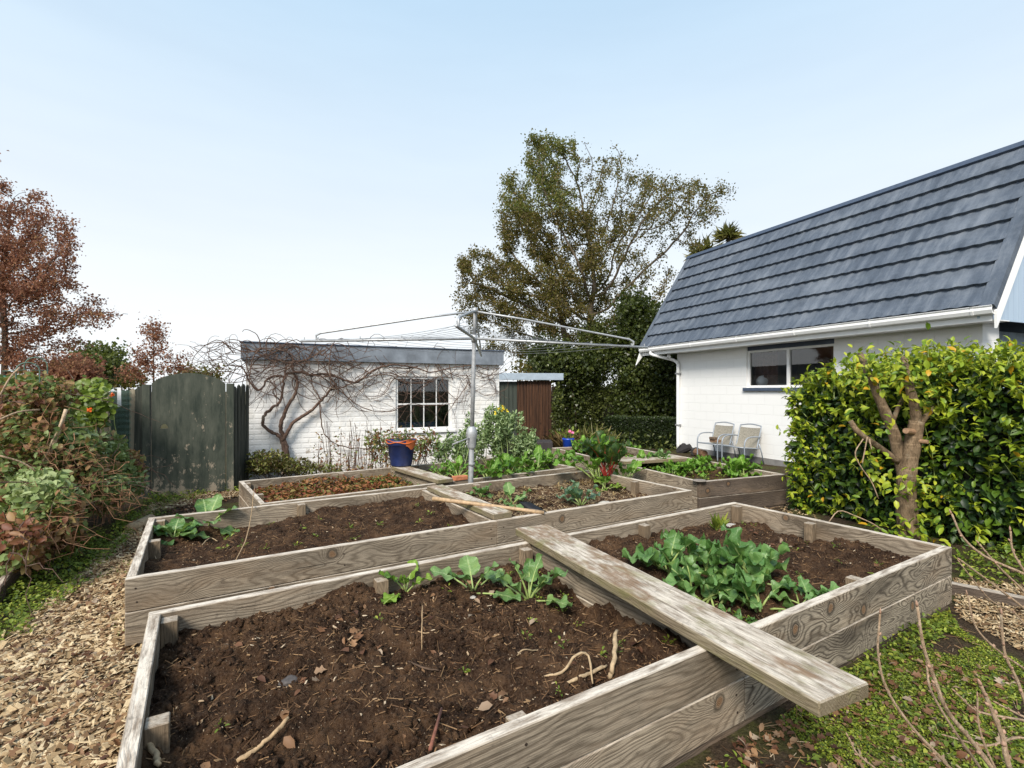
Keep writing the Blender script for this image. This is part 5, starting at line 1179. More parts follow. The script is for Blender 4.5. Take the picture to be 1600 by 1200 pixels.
# cabbage trees behind the roof
for k, (x, y, rr, lab) in enumerate(((1101, 388, 30, 'spiky cabbage tree with drooping tan leaves above the left end of the roof'), (1138, 363, 24, 'spiky cabbage tree with upright green leaves just above the roof ridge'))):
    dep = 21.0; c_ = at_d(x, y+8, dep); b_ = c_.copy(); b_[2] = 0
    t_ = thing('cabbage_tree', lab, 'palm', b_, 0, 'cabbage trees behind the roof')
    MB().tube(np.linspace(b_, c_, 8), np.linspace(.14, .08, 8), 9).build('trunk', M_BARK, t_, True)
    n = 230; d = rand_dir(n); d[:, 2] = np.abs(d[:, 2])*.9-.35*rng.random(n)-(.35 if k == 0 else 0); R0 = rr*dep/FPX
    P = [leaves(np.repeat(c_[None], n, 0)+d*.05, d, rand_dir(n), R0*rng.uniform(.7, 1.15, n), .032, LEAF6, np.clip(.55-d[:, 2]*.6+rng.normal(size=n)*.15, 0, 1))]
    merge('crown', P, L_SPIKE, t_, True)
# ------------------------------------------------------------------ clipped box hedge, back fence
hd0, hd1 = at_d(944, 610, 13.6), at_d(1064, 610, 12.7); hd0[2] = hd1[2] = 0
hu = unit(hd1-hd0); hnn = np.array([hu[1], -hu[0], 0]); hL = np.linalg.norm(hd1-hd0)
def hedge_points(o, u, nn, L, D_, H_, n_, bulge=.06, seed=1):
    # points on front, top, ends of a rounded box; o = front left foot
    a = rng.random(n_); k = rng.choice(4, n_, p=[.55, .28, .10, .07]); P = np.zeros((n_, 3)); N_ = np.zeros((n_, 3))
    x = rng.random(n_)*L; y = rng.random(n_)
    f = k == 0; P[f] = o+u*x[f, None]+ZU*(y[f, None]*H_); N_[f] = nn
    f = k == 1; P[f] = o+u*x[f, None]-nn*(y[f, None]*D_)+ZU*H_; N_[f] = ZU
    f = k == 2; P[f] = o-nn*(y[f, None]*D_)+ZU*(a[f, None]*H_); N_[f] = -u
    f = k == 3; P[f] = o+u*L-nn*(y[f, None]*D_)+ZU*(a[f, None]*H_); N_[f] = u
    ns = fbm(P@u*1.7+seed, P[:, 2]*1.7+P@nn, seed, 3)
    return P+N_*(ns*bulge*2)[:, None], N_
n = 16000; P, N_ = hedge_points(hd0, hu, hnn, hL, .8, .77, n, .05, 3); P -= N_*(rng.random((n, 1))*.07)
bx_ = thing('box_hedge', 'low clipped dark green box hedge beside the house corner', 'hedge', hd0)
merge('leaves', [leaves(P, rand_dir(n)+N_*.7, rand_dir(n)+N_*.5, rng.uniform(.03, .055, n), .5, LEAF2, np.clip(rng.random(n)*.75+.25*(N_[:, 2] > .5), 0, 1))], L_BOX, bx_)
MB().box(hd0+hu*.08-hnn*.08, hu*(hL-.16), -hnn*.64, ZU*.68, .05).build('filler_core', plain('dark_filler_core', (.012, .013, .008), .9, 0, .4, 20, .3), bx_)  # added solid core, coloured like the shaded inside, blocks the view through
bf0, bf1 = at_d(855, 610, 19.5), at_d(1075, 610, 17.5); bf0[2] = bf1[2] = 0
pickets('grey brown paling fence behind the ivy trunk and evergreen', bf0, bf1, 36, .145, 1.7, M_FENCEB)
# ------------------------------------------------------------------ glossy hedge with pollarded trunk on the right
gh0 = at_d(1236, 610, 6.35); gh0[2] = 0; gh1 = gh0+np.array([.02, -4.3, 0]); ghu = unit(gh1-gh0); ghn = np.array([ghu[1], -ghu[0], 0])
if ghn@np.array([-1, 0, 0]) < 0: ghn = -ghn
n = 15500; L_ = 4.3; H0 = 1.74
P, N_ = hedge_points(gh0, ghu, ghn, L_, 1.15, H0, n, .13, 7)
tt_ = (P-gh0)@ghu; sh = np.clip(tt_/.45, .0, 1)**.5
P[:, 2] *= (.83+.17*sh)+(.20*fbm(tt_*2.1, tt_*0, 4, 2)*2-.09)*(P[:, 2] > 1.2)
P[:, 2] -= .10*np.clip((tt_-1.7)/.5, 0, 1)*(P[:, 2] > 1.2); P += N_*(-.26*rng.random((n, 1))**1.3); inner = rng.random(n)
gh = thing('glossy_hedge', 'thick glossy green hedge with yellow green young leaves beside the nearest bed', 'hedge', gh0)
outw = unit(N_*.9+rand_dir(n)*.8+np.array([0, 0, -.35]))
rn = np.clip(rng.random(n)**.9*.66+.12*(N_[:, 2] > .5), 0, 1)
# young shoots: clusters of paler leaves standing proud
ns_ = 1500; S, SN = hedge_points(gh0, ghu, ghn, L_, 1.0, H0, ns_, .13, 7); st_ = (S-gh0)@ghu
S[:, 2] *= (.83+.17*np.clip(st_/.45, 0, 1)**.5)+(.20*fbm(st_*2.1, st_*0, 4, 2)*2-.09)*(S[:, 2] > 1.2)
S[:, 2] -= .10*np.clip((st_-1.7)/.5, 0, 1)*(S[:, 2] > 1.2); kk = rng.random(ns_) < np.clip(.20+.9*(S[:, 2]/H0)**3+.5*(st_ < .4), 0, 1); S = S[kk]; SN = SN[kk]; ns_ = len(S)
sd_ = unit(SN+ZU*.9+rand_dir(ns_)*.6); per_ = 9; c_ = np.repeat(S, per_, 0); dd = np.repeat(sd_, per_, 0); ln = rng.uniform(-.04, .17, (ns_*per_, 1))*np.repeat(rng.uniform(.5, 1.9, (ns_, 1)), per_, 0)
LP = c_+dd*ln; ld = unit(dd*.5+rand_dir(ns_*per_)*.8+np.array([0, 0, -.25])); yr = np.clip(.62+.33*rng.random(ns_*per_), 0, .96); yr = np.where(rng.random(ns_*per_) < .03, 1.0, yr)
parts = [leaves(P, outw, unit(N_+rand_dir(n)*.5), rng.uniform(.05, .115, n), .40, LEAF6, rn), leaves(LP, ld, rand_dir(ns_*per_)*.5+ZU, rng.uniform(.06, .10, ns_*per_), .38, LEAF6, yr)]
m = MB()
for s_, d_ in zip(S, sd_): m.tube([s_-d_*.2, s_, s_+d_*.15], [.004, .003, .002], 4, False)
m.build('twigs', M_STEM, gh)
MB().box(gh0+ghu*.28-ghn*.30+ZU*.0, ghu*(L_-.4), -ghn*.6, ZU*1.50, .1).build('filler_core', MATS['dark_filler_core'], gh)  # dark core box added so nothing behind shows between the leaves
# loose leafy shoots along the top
n_ = 900; q = gh0+ghu*rng.uniform(.7, 2.0, (n_, 1))-ghn*rng.uniform(.0, .6, (n_, 1))+ZU*(H0-.06+.24*rng.random((n_, 1))**1.7)
wisp = leaves(q, rand_dir(n_)+ZU*.5, rand_dir(n_)+ZU, rng.uniform(.045, .085, n_), .34, LEAF6, np.clip(.72+.25*rng.random(n_), 0, .97))
merge('leaves', parts+[wisp], L_HEDGE, gh, True)
td = 5.12
tk = thing('pollarded_tree', 'pollarded trunk forking into cut limbs against the glossy hedge', 'tree', at_d(1418, 610, td)*np.array([1, 1, 0]))
tpx = lambda X, Y, dd=0.0: at_d(1200+X/3.158, 480+Y/3.158, td+dd)
foot = at_d(1420, 610, td); foot[2] = -.05
m = MB()
def limb(pts, r0, r1, nn=16):
    r0 *= .70; r1 *= .74
    P = smooth_line(pts, nn); m.tube(P, np.linspace(r0, r1, nn)*rng.uniform(.94, 1.07, nn), 12)
limb([foot, tpx(690, 1080), tpx(680, 900), tpx(695, 760), tpx(720, 640, -.02), tpx(735, 560, -.04)], .145, .085, 22)
limb([tpx(690, 880), tpx(650, 740, .05), tpx(620, 620, .06), tpx(570, 500, .05), tpx(515, 370, .05), tpx(480, 290, .12), tpx(455, 230, .25)], .095, .035, 20)
limb([tpx(733, 590, -.04), tpx(725, 500, -.06), tpx(700, 400, -.06), tpx(690, 330, .02), tpx(670, 250, .15)], .075, .038, 16)
limb([tpx(735, 580, -.03), tpx(800, 500, .05), tpx(840, 440, .08), tpx(890, 380, .12), tpx(950, 310, .25)], .07, .03)
limb([tpx(640, 760, .02), tpx(560, 700, .0), tpx(450, 620, -.02), tpx(405, 560, .02)], .045, .033)
limb([tpx(615, 560, .06), tpx(650, 480, .12), tpx(680, 430, .14)], .035, .025, 8)
m.build('trunk', M_BARKH, tk, True)
m = MB()
for (a, b, r0) in (((715, 615, -.06), (680, 610, -.16), .03), ((735, 660, -.06), (790, 665, -.14), .022)):
    m.tube([tpx(*a), tpx(*b)], [r0, r0*.92], 10)
m.build('cut_stub', plain('fresh_cut_wood', (.30, .18, .105), .7, 0, .3, 40, .2), tk)
m = MB()
for pts in ([(470, 650), (430, 720), (460, 790), (510, 860), (545, 945)], [(490, 640), (475, 720), (465, 770)], [(500, 650), (515, 720)], [(300, 1060), (350, 1005), (430, 1030), (520, 1070), (560, 1100)]):
    m.tube(smooth_line([tpx(x, y, -.16) for x, y in pts], 14), .006, 5)
m.build('dead_twigs', M_TWIG, tk, True)
P = []
for (X, Y, dd, sp, k) in ((500, 320, 0, .10, 90), (690, 335, -.08, .12, 110), (600, 300, .02, .12, 60), (770, 430, -.12, .08, 40), (880, 400, .02, .14, 60), (690, 1130, -.16, .13, 60), (600, 1120, -.1, .10, 30), (520, 740, -.1, .08, 26), (580, 590, -.12, .06, 14), (640, 870, -.14, .07, 26), (760, 880, -.14, .09, 36), (430, 520, -.05, .06, 12), (800, 1080, -.2, .10, 40), (560, 860, -.1, .10, 30), (470, 330, 0, .08, 30)):
    P.append(tpx(X, Y, dd)+rng.normal(size=(k, 3))*sp)
P = np.vstack(P); n_ = len(P)
merge('leaves', [leaves(P, rand_dir(n_)+np.array([0, 0, -.3]), rand_dir(n_)*.6+ZU+np.array([-.4, -.3, 0]), rng.uniform(.06, .10, n_), .38, LEAF6, np.clip(.55+.43*rng.random(n_)+.3*(rng.random(n_) < .06), 0, 1))], L_HEDGE, tk, True)
# low timber edging right
e0, e1 = at_z(1484, 915, .06), at_z(1720, 965, .06)
r_ = MB(); eu = unit(e1-e0); r_.box(e0-ZU*.12, e1-e0, np.array([-eu[1], eu[0], 0])*.06, ZU*.14, .006, (3, 2, 1)); tag(r_.build('timber_edging', M_BEDD, None, org=e0), 'low timber edging from the near bed corner past the hedge foot', 'edging')
# ------------------------------------------------------------------ broad bean bush, wall plants
def leafy_bush(name, label, cat, base, lobes, depth, nl, size, mat, tpl, asp, nst, stemmat, rbias=(0, 1), updir=.3, spreadd=.4, shoots=0):
    t_ = thing(name, label, cat, base); P = []
    for (x, y, rx, ry, w) in lobes:
        k = int(nl*w); d = rand_dir(k)*rng.random((k, 1))**(1/2.6)
        dep = depth+d[:, 1]*rx*depth/FPX*spreadd/.4
        P.append(np.array([at_d(a_, b_, c_) for a_, b_, c_ in zip(x+d[:, 0]*rx, y+d[:, 2]*ry, dep)]))
    P = np.vstack(P); n_ = len(P)
    if shoots:
        c_ = P[rng.integers(n_, size=shoots)]; k_ = rng.integers(shoots, size=n_); a_ = rng.random((n_, 1)); P = c_[k_]-ZU*a_*.22+rand_dir(n_)*(.02+.05*a_)
    P[:, 2] = np.maximum(P[:, 2], .02); d = rand_dir(n_)+ZU*updir
    merge('leaves', [leaves(P, d, rand_dir(n_)+ZU*.7, size*rng.uniform(.6, 1.3, n_), asp, tpl, rbias[0]+(rbias[1]-rbias[0])*rng.random(n_))], mat, t_, True)
    m_ = MB()
    for k in range(nst):
        q = P[rng.integers(n_)]; b_ = np.asarray(base)+rng.normal(size=3)*np.array([.15, .15, 0]); m_.tube(smooth_line([b_, (b_+q)/2+rng.normal(size=3)*.05, q], 8), np.linspace(.007, .003, 8), 5, False)
    m_.build('stems', stemmat, t_, True)
    return t_
b_ = at_d(785, 610, 8.4); b_[2] = 0
bb = leafy_bush('broad_bean_bush', 'big grey green broad bean bush behind the row of greens', 'bush', b_, [(790, 675, 36, 42, .4), (765, 665, 25, 32, .2), (820, 682, 20, 34, .2), (788, 648, 26, 24, .16), (745, 690, 20, 25, .12)], 8.4, 3800, .075, L_BROAD, LEAF6, .30, 26, M_STEM, updir=.5, shoots=85)
for k in range(6):
    n = 7; merge('flower', [leaves(np.repeat((at_d(786, 640, 8.2)+rng.normal(size=3)*np.array([.06, .05, .045]))[None], n, 0), rand_dir(n), rand_dir(n), .04, .5, LEAF6)], M_YFLOWER, bb, True)
b_ = at_d(700, 610, 8.2); b_[2] = 0
leafy_bush('broad_bean_bush', 'smaller ragged bean bush left of the clothesline pole below the shed window', 'bush', b_, [(712, 690, 26, 24, .5), (690, 700, 22, 20, .3), (728, 668, 14, 22, .2)], 8.2, 1200, .07, L_BROAD, LEAF6, .30, 14, M_STEM, (0, .7), .5, shoots=36)
b_ = at_d(650, 610, 8.2); b_[2] = 0
leafy_bush('rose_bush', 'ragged bush with yellowing leaves behind the blue pot', 'bush', b_, [(600, 700, 28, 26, .35), (650, 700, 30, 20, .3), (585, 690, 18, 20, .15), (670, 690, 18, 22, .2)], 8.2, 1100, .06, L_BRAMBLE, LEAF6, .4, 26, M_BARKD)
b_ = at_d(440, 610, 7.9); b_[2] = 0
leafy_bush('low_shrub', 'low leafy shrub at the foot of the grape vine', 'bush', b_, [(420, 722, 38, 18, .45), (460, 730, 40, 14, .3), (400, 730, 22, 14, .15), (500, 735, 40, 10, .1)], 7.9, 2600, .055, leafmat('bronze_shrub_foliage', [(0, (.07, .035, .015)), (.4, (.10, .085, .025)), (.8, (.16, .19, .045)), (1, (.30, .30, .07))], .2), LEAF6, .38, 24, M_BARKD)
dm = thing('dead_stalks', 'clump of dry upright flower stalks against the shed wall', 'stalks', at_d(540, 610, 8.2)*np.array([1, 1, 0])); m = MB()
for k in range(46):
    x = rng.uniform(500, 610); b_ = at_d(x, 740, 8.1+.15*rng.random()); b_[2] = .0; q = at_d(x+rng.normal()*8, rng.uniform(655, 715), 8.1+.15*rng.random()); m.tube(smooth_line([b_, (b_+q)/2+rng.normal(size=3)*.03, q], 8), np.linspace(.007, .003, 8), 5, False)
m.build('stalks', M_VINE, dm, True)
n = 500; xs = rng.uniform(490, 620, n); P = np.array([at_d(x, y, 8.05+.2*rng.random()) for x, y in zip(xs, 735-rng.random(n)**2*65)])
merge('withered_leaves', [leaves(P, rand_dir(n), rand_dir(n), rng.uniform(.03, .06, n), .4, LEAF6, rng.random(n)*.6)], L_BRAMBLE, dm, True)
# plants by the brown shed
for (x, y, rx, ry, dep, nl, mat, nm, lab, sz, asp, ud) in ((884, 684, 24, 22, 12.6, 260, L_GOLD, 'dry_grass_clump', 'clump of tan dry grass beside the brown shed', .5, .02, 2.5), (922, 672, 32, 28, 12.8, 120, L_SPIKE, 'flax_clump', 'clump of long dark strap leaves before the ivy trunk', .75, .035, 1.4), (945, 685, 14, 14, 12.6, 260, L_IVY, 'low_shrub', 'low green shrub between the strap leaves and the box hedge', .09, .4, .3), (872, 640, 10, 40, 14.2, 900, L_IVY, 'ivy_climber', 'leafy climber on the right edge of the brown shed', .09, .45, .2)):
    b_ = at_d(x, 610, dep); b_[2] = 0; t_ = thing(nm, lab, 'plant', b_)
    d = rand_dir(nl); d[:, 2] = np.abs(d[:, 2]); d = unit(d+ZU*ud)
    if sz > .3: P = b_+rng.normal(size=(nl, 3))*np.array([.15, .15, 0]); d = unit(rand_dir(nl)*.9*np.array([1, 1, .2])+ZU*ud*.4); d[:, 2] = np.abs(d[:, 2])
    else:
        e = rand_dir(nl)*rng.random((nl, 1))**.4; P = np.array([at_d(x+q[0]*rx, y+q[2]*ry, dep+q[1]*.25) for q in e]); d = rand_dir(nl)
    merge('leaves', [leaves(P, d, rand_dir(nl), sz*rng.uniform(.6, 1.2, nl), asp, LEAF6)], mat, t_, True)
n = 2600; P = np.array([at_d(x, 610, dpt) for x, dpt in zip(rng.uniform(860, 1060, n), rng.uniform(12.3, 16.5, n))]); P[:, 2] = rng.random(n)**2*.45
tag(merge('ground_cover', [leaves(P, rand_dir(n)+ZU*.3, rand_dir(n)+ZU, rng.uniform(.06, .13, n), .4, LEAF6)], L_IVY, None, True, P[0]), 'dark leafy ground cover under the trees beside the brown shed', 'ground cover', kind='stuff')
# ------------------------------------------------------------------ brambles on the left
def in_left(x, y, d, k): pass
br = thing('bramble_thicket', 'tangled thicket of green and dead brown brambles along the left of the path', 'brambles', at_d(60, 610, 4.9)*np.array([1, 1, 0]))
lob = [(40, 690, 75, 80, 5.0, .20), (100, 720, 70, 70, 5.2, .20), (165, 720, 45, 45, 5.9, .10), (60, 800, 75, 70, 4.4, .22), (150, 760, 55, 40, 5.3, .10), (20, 850, 55, 45, 3.9, .10), (-60, 760, 90, 120, 4.6, .12), (50, 612, 75, 30, 5.3, .12), (205, 730, 20, 30, 6.3, .03), (190, 745, 38, 35, 6.0, .07), (80, 655, 38, 40, 5.7, .07), (20, 625, 60, 40, 5.0, .08)]
P = []; nl = 15000
for (x, y, rx, ry, dep, w) in lob:
    k = int(nl*w); d = rand_dir(k)*rng.random((k, 1))**(1/3.2); P.append(np.array([at_d(a_, b_, c_) for a_, b_, c_ in zip(x+d[:, 0]*rx, y+d[:, 2]*ry, dep+d[:, 1]*.40)]))
P = np.vstack(P); P[:, 2] = np.maximum(P[:, 2], .03); n_ = len(P)
cl_ = fbm(P[:, 0]*2.6+P[:, 1]*.7, P[:, 2]*3.1+P[:, 1]*1.9, 6, 2); rn = np.clip(.48+cl_*1.6+rng.normal(size=n_)*.17, 0, 1)
d = rand_dir(n_)+np.array([-.2, -.4, -.2])
merge('leaves', [leaves(P, d, rand_dir(n_)*.8+np.array([-.1, -.6, .7]), rng.uniform(.03, .09, n_), .42, LEAF6, rn)], L_BRAMBLE, br, True)
m = MB()
for k in range(95):
    x, y, rx, ry, dep, w = lob[rng.integers(len(lob))]; q = at_d(x+rng.normal()*rx*.5, y+rng.normal()*ry*.5, dep-.15+rng.normal()*.2); q[2] = max(q[2], .05)
    d = unit(rand_dir(1)[0]*np.array([1, 1, .7])); L_ = rng.uniform(.25, .9); s_ = np.linspace(0, 1, 9)[:, None]
    Q = q+d*L_*s_-ZU*(s_**2)*L_*rng.uniform(0, .7)+rng.normal(size=(9, 3))*.012; Q[:, 2] = np.maximum(Q[:, 2], .01); m.tube(Q, np.linspace(rng.uniform(.003, .006), .002, 9), 5, False)
m.build('canes', M_VINE, br, True)
m = MB()
for k in range(600):
    x, y, rx, ry, dep, w = lob[rng.choice([0, 1, 3, 4])]; q = at_d(x+15+rng.normal()*rx*.45, y+15+rng.normal()*ry*.4, dep-.28+rng.normal()*.18); q[2] = max(q[2], .05)
    d = unit(rand_dir(1)[0]+np.array([.3, 0, -.5])); L_ = rng.uniform(.08, .25); m.tube([q, q+d*L_*.5+rng.normal(size=3)*.02, q+d*L_], [.003, .0026, .002], 3, False)
m.build('dead_growth', plain('dead_brown_growth', (.22, .11, .055), .9, 0, .5, 5, .1), br)
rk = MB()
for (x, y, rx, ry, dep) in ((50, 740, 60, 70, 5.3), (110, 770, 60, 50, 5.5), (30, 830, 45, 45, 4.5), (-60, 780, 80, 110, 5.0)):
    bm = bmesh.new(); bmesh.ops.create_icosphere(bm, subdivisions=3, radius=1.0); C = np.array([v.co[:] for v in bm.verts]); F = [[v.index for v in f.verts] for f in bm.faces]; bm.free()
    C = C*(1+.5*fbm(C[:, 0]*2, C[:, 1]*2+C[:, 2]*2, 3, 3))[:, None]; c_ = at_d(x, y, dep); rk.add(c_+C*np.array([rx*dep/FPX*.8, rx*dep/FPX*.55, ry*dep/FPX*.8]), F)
rk.build('inner_mass', plain('dark_inner_mass', (.045, .026, .015), .95, 0, .5, 12, .8), br)  # solid dark lumps filling the inside of the thicket
def cane(label, a, b, r): 
    P = np.linspace(a, b, 10)+rng.normal(size=(10, 3))*.003; return tag(MB().tube(P, r, 7).build('garden_cane', M_CANE, None, True, org=a), label, 'cane')
cane('thick pale stake leaning through the brambles', at_d(60, 758, 4.75), at_d(104, 640, 4.8), .016)
cane('thin pale cane leaning beside the thicker stake in the brambles', at_d(50, 755, 4.7), at_d(99, 655, 4.75), .008)
for k, (a, b, lab) in enumerate((((0, 618, 4.5), (30, 575, 4.6), 'pale cut stick poking up at the left edge of the brambles'), ((-10, 660, 4.2), (62, 640, 4.5), 'pale bent stick lying level over the brambles'), ((0, 712, 4.2), (70, 745, 4.4), 'dry stick sloping down over the brambles'))):
    tag(MB().tube(smooth_line([at_d(*a), (at_d(*a)+at_d(*b))/2+ZU*.03, at_d(*b)], 9), .008, 6).build('dry_stick', M_TWIG, None, True, org=at_d(*a)), lab, 'stick')
# wire arch
wa = thing('wire_arch', 'thin green wire plant arch standing in the brambles', 'plant support', at_d(40, 610, 4.9)*np.array([1, 1, 0]))
for (xa, xb, yt, dep) in ((25, 62, 566, 4.9), (38, 74, 558, 5.3)):
    a, b = at_d(xa, 720, dep), at_d(xb, 720, dep+.1); tz = at_d(xa, yt, dep)[2]; c_ = (a+b)/2; rr = np.linalg.norm((b-a)[:2])/2; hd_ = unit((b-a)*np.array([1, 1, 0]))
    pts = [np.array([a[0], a[1], 0])]+[c_*np.array([1, 1, 0])-hd_*rr*math.cos(t_)+ZU*(tz-rr+rr*math.sin(t_)) for t_ in np.linspace(0, math.pi, 14)]+[np.array([b[0], b[1], 0])]
    MB().tube(pts, .006, 6).build('hoop', M_GREENWIRE, wa, True)
m = MB()
for yy in (580, 598): m.tube([at_d(4, yy, 4.9), at_d(40, yy-2, 5.0), at_d(76, yy-1, 5.3)], .0045, 6)
m.build('cross_wire', M_GREENWIRE, wa, True)
m = MB(); q0 = at_d(-40, 590, 5.6); q1 = at_d(9, 588, 5.7)
for k in range(16):
    f = k/15; a_ = q0+(q1-q0)*f; m.tube([a_, a_-ZU*.16+rng.normal(size=3)*.01, a_-ZU*.34], .006, 4, False); b_ = q0-ZU*.34*f; m.tube([b_, b_+(q1-q0)], .006, 4, False)
tag(m.build('shade_net', M_NET, None, org=q0), 'scrap of bright green shade net at the left edge of the frame', 'net')
# nasturtium
nt = thing('nasturtium', 'round leaved green nasturtium with orange flowers climbing the fence', 'nasturtium', at_d(150, 610, 6.4)*np.array([1, 1, 0]))
n = 520; e = rand_dir(n)*rng.random((n, 1))**.45; xs = 140+e[:, 0]*38+10*rng.random(n); ys = 632+e[:, 2]*46
P = np.array([at_d(x, y, 6.45+.25*q) for x, y, q in zip(xs, ys, e[:, 1])])
merge('leaves', [leaves(P, rand_dir(n), rand_dir(n)*.5+np.array([-.25, -.7, .5]), rng.uniform(.045, .085, n), .5, ROUND, .05+.55*rng.random(n))], L_WEED, nt, True)
m = MB()
for k in range(40): m.tube([P[k], P[k]+np.array([0, .05, -.15]), P[k]+np.array([.03, .08, -.35])], .003, 4, False)
m.build('stems', M_STEM, nt)
for (x, y) in ((174, 617), (140, 640), (100, 628)):
    n = 7; merge('flower', [leaves(np.repeat(at_d(x, y, 6.2)[None], n, 0), rand_dir(n), rand_dir(n), .035, .6, LEAF6)], M_FLOWER, nt, True)
# ------------------------------------------------------------------ wood chip path, weeds, moss, litter
def poly_in(px_, py_, poly):
    ins = np.zeros(len(px_), bool); j = len(poly)-1
    for i in range(len(poly)):
        xi, yi = poly[i]; xj, yj = poly[j]
        ins ^= ((yi > py_) != (yj > py_)) & (px_ < (xj-xi)*(py_-yi)/(yj-yi+1e-12)+xi); j = i
    return ins
def ground_in(poly_px, n_, pad=0):
    pw_ = [at_z(x, y, 0)[:2] for x, y in poly_px]; A = np.array(pw_); lo, hi = A.min(0), A.max(0); out = np.zeros((0, 2)); tot = n_
    while len(out) < tot:
        q = rng.uniform(lo, hi, (n_*2, 2)); q = q[poly_in(q[:, 0], q[:, 1], pw_)]; out = np.vstack([out, q])
    q = out[:tot]; 
    bad = np.zeros(len(q), bool)
    for b in (NB, MBd, BB, RB):
        d_ = q-b.o[:2]; a_ = d_@b.u[:2]; c_ = d_@b.v[:2]; bad |= (a_ > .0) & (a_ < b.L) & (c_ > .0) & (c_ < b.W)
    q = q[~bad]
    return np.stack([q[:, 0], q[:, 1], gz(q[:, 0], q[:, 1])], -1)
def chips(label, P, smin, smax):
    n_ = len(P); tpl = ([(-.5, -.5, 0), (.45, -.42, .02), (.5, .46, .1), (-.42, .5, .06), (-.44, -.45, .4), (.4, -.4, .42), (.44, .42, .5), (-.38, .44, .42)], [(4, 5, 6, 7), (0, 1, 5, 4), (1, 2, 6, 5), (2, 3, 7, 6), (3, 0, 4, 7)])
    s = smin+(smax-smin)*rng.random(n_)**2.2; d = rand_dir(n_)*np.array([1, 1, .3]); nn = rand_dir(n_)*.5+ZU
    V, F, k = inst(tpl[0], tpl[1], P+ZU*(.002+.022*rng.random((n_, 1))), d, nn, s*rng.uniform(.25, .6, n_), s*rng.uniform(.8, 1.7, n_), s*.16)
    tag(merge('wood_chips', [(V, F, np.repeat(np.clip(rng.random(n_)*.9+.1*rng.random(n_), 0, 1), k))], M_CHIP, None, False, P[0]), label, 'wood chips', kind='stuff')
path_px = [(-900, 1500), (250, 1500), (240, 800), (385, 775), (382, 764), (300, 766), (235, 790), (215, 815), (120, 900), (30, 985), (-300, 1120)]
chips('pale wood chip mulch on the path left of the beds', np.vstack([ground_in(path_px, 21000), ground_in([(-60, 1210), (230, 1210), (235, 850), (160, 870), (20, 985)], 11000)]), .015, .062)
chips('wood chips on the ground beside the right end of the nearest bed', ground_in([(1490, 905), (1495, 965), (1640, 1040), (1700, 960), (1600, 912)], 3000), .014, .038)
chips('wood chips between the right bed and the hedge', ground_in([(1160, 790), (1250, 850), (1300, 830), (1240, 780)], 700), .014, .038)
n_ = 1900; P = ground_in([(-100, 1210), (240, 1210), (235, 850), (380, 770), (300, 768), (30, 985)], n_)
dry_leaves('brown leaf litter mixed into the path mulch', P+ZU*.02, .042)
def patch(name, label, P, size, mat, hmax, tpl=LEAF6, asp=.4, rb=(0, 1)):
    n_ = len(P); P = P+ZU*(rng.random((n_, 1))**1.6*hmax+.004)
    tag(merge(name, [leaves(P, rand_dir(n_)*np.array([1, 1, .5])+ZU*.2, rand_dir(n_)*.55+ZU, size*rng.uniform(.5, 1.3, n_), asp, tpl, rb[0]+(rb[1]-rb[0])*rng.random(n_))], mat, None, True, P[0]), label, 'ground cover', kind='stuff')
def clumped(P, f, thr, s): return P[fbm(P[:, 0]*f, P[:, 1]*f, s, 3) > thr]
patch('low_weeds', 'bright green weeds along the foot of the brambles', clumped(np.vstack([ground_in([(-60, 1020), (60, 990), (150, 900), (225, 820), (210, 800), (90, 870), (-60, 930)], 5500), ground_in([(200, 830), (235, 815), (330, 772), (235, 775)], 1800)]), 2.2, -.05, 4), .030, L_WEED, .09, LEAF6, .45)
patch('low_weeds', 'weeds at the foot of the gate and shrub', clumped(ground_in([(230, 790), (300, 775), (385, 770), (385, 755), (240, 775)], 700), 1.5, 0, 6), .05, L_WEED, .08)
patch('low_weeds', 'scattered weeds in the path mulch', clumped(ground_in([(-60, 1210), (230, 1210), (235, 850), (20, 985)], 3200), 3.0, .14, 8), .022, L_WEED, .03)
moss_px = [(1060, 1260), (1160, 1165), (1480, 955), (1500, 985), (1600, 1040), (1760, 1110), (1900, 1600), (1000, 1600)]
patch('moss_lawn', 'yellow green moss and tiny weeds on the ground before the nearest bed', clumped(ground_in(moss_px, 90000), 2.1, -.04, 5), .0095, L_MOSS, .012, LEAF2, .5)
patch('low_weeds', 'broader green weed leaves in the moss before the nearest bed', clumped(ground_in(moss_px, 3600), 2.1, .05, 11), .026, L_WEED, .03)
patch('low_weeds', 'green weeds along the front boards of the nearest bed', clumped(ground_in([(1300, 1075), (1480, 955), (1500, 985), (1350, 1080)], 900), 2.1, -.1, 12), .032, L_WEED, .07)
P = clumped(ground_in([(980, 1300), (1160, 1155), (1400, 1020), (1640, 1080), (1800, 1500), (900, 1500)], 900), 1.6, -.08, 15)
dry_leaves('brown leaf litter on the moss before the nearest bed', P+ZU*.016, .042)
m_ = 700; P = ground_in([(980, 1300), (1160, 1155), (1480, 965), (1640, 1080), (1800, 1500), (900, 1500)], m_); m_ = len(P)
V, F, k = inst([(-1, -.5, 0), (1, -.5, 0), (0, -.5, 1.6), (-.8, .5, 0), (.8, .5, 0), (0, .5, 1.3)], [(0, 1, 4, 3), (1, 2, 5, 4), (2, 0, 3, 5)], P+ZU*.012, rand_dir(m_)*np.array([1, 1, .2]), rand_dir(m_), .0014, rng.uniform(.02, .1, m_), .0014)
tag(merge('twig_litter', [(V, F, np.repeat(.2+.8*rng.random(m_), k))], M_DEBRIS, None, False, P[0]), 'broken straws and twigs on the moss before the nearest bed', 'litter', kind='stuff')
patch('low_weeds', 'green weeds at the foot of the glossy hedge', ground_in([(1490, 870), (1500, 905), (1640, 930), (1640, 850)], 900), .04, L_WEED, .12)
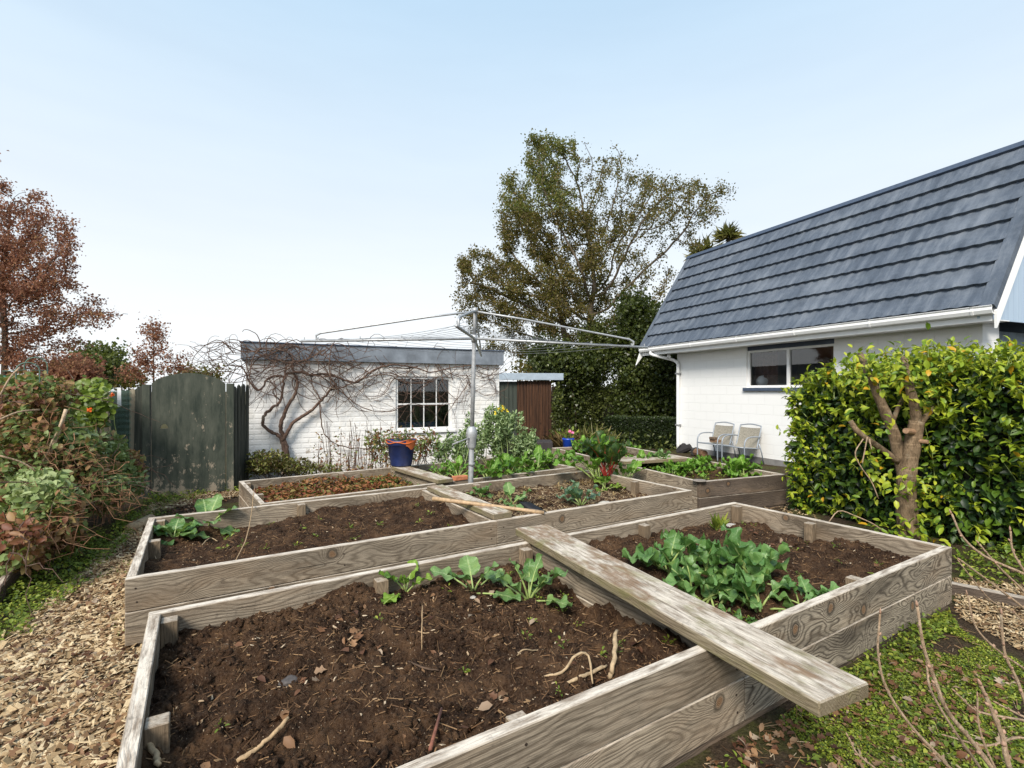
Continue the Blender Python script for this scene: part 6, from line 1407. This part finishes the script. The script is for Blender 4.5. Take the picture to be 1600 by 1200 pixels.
# stones / logs on the path edge
q = at_z(218, 820, .05)
tag(MB().tube([at_z(200, 826, .05), q, at_z(236, 810, .06)], [.045, .06, .05], 10).build('pale_log', M_ROOT, None, True, org=q), 'short pale log at the path edge beside the middle bed', 'log')
tag(MB().box(at_z(-30, 960, 0), at_z(42, 880, 0)-at_z(-30, 960, 0), np.array([.06, .03, 0]), ZU*.12, .01, (1, 2, 3)).build('timber_edging', M_BEDD, None, org=at_z(-30, 960, 0)), 'old timber edging under the brambles at the left edge', 'edging')
# ------------------------------------------------------------------ bare shrub in the foreground
fs_ = at_d(1690, 610, 1.35); fs_[2] = 0
sb = thing('bare_shrub', 'leafless shrub of pale budded stems in the lower right foreground', 'shrub', fs_)
TW = [([(1433, 947), (1443, 1010), (1460, 1060), (1480, 1110), (1520, 1160), (1560, 1215)], 1.25, .0052), ([(1375, 959), (1372, 1020), (1385, 1075), (1420, 1130), (1475, 1190), (1520, 1240)], 1.35, .0040), ([(1448, 1040), (1455, 1080), (1490, 1140), (1535, 1205)], 1.3, .0036),
      ([(1532, 1070), (1550, 1110), (1566, 1150), (1582, 1210)], 1.1, .0056), ([(1487, 803), (1505, 840), (1540, 870), (1600, 897), (1660, 930)], 1.5, .0042), ([(1579, 830), (1583, 862), (1605, 900), (1640, 960)], 1.5, .0038), ([(1530, 850), (1560, 885), (1605, 930), (1650, 990)], 1.6, .0040),
      ([(1502, 876), (1550, 912), (1605, 955), (1660, 1010)], 1.7, .0042), ([(1512, 930), (1525, 980), (1560, 1017), (1605, 1048), (1660, 1090)], 1.45, .0034), ([(1564, 960), (1570, 1020), (1590, 1065), (1610, 1125)], 1.3, .0042), ([(1493, 1082), (1530, 1112), (1605, 1127), (1660, 1150)], 1.35, .0036),
      ([(1326, 1152), (1340, 1178), (1372, 1205), (1440, 1270)], 1.4, .0034), ([(1527, 1090), (1531, 1140), (1560, 1210)], 1.3, .0030), ([(1480, 1150), (1540, 1165), (1610, 1160)], 1.4, .0034), ([(1500, 880), (1545, 935), (1605, 985)], 1.65, .0028), ([(1560, 1100), (1600, 1120), (1650, 1140)], 1.2, .003)]
for L_, dep, r0 in TW:
    pts = [at_d(x, y, dep) for x, y in L_]; mid = (pts[-1]+fs_)/2; mid[2] = max(.25, pts[-1][2]*.6); pts += [mid, fs_+rng.normal(size=3)*np.array([.06, .06, 0])]
    P = smooth_line(pts, 40); rr = np.linspace(r0*.62, r0*1.25, 40); 
    m = MB(); m.tube(P, rr*(1+.12*(np.arange(40) % 5 == 0)), 8)
    st_ = m.build('stem', M_TWIG, sb, True)
    m = MB()
    for k in range(0, 26, 4 if r0 < .004 else 3):
        dr = unit(P[k]-P[k+1]); sd = unit(np.cross(dr, rand_dir(1)[0])); b0 = P[k]+sd*rr[k]*.5; q = unit(dr*1.0+sd*.6) if k else dr
        ln_ = .016 if k == 0 else .010; m.tube([b0, b0+q*ln_*.35, b0+q*ln_*.7, b0+q*ln_], [rr[k]*.8, rr[k]*1.15, rr[k]*.8, rr[k]*.12], 7)
    m.build('buds', M_BUD, st_, True)
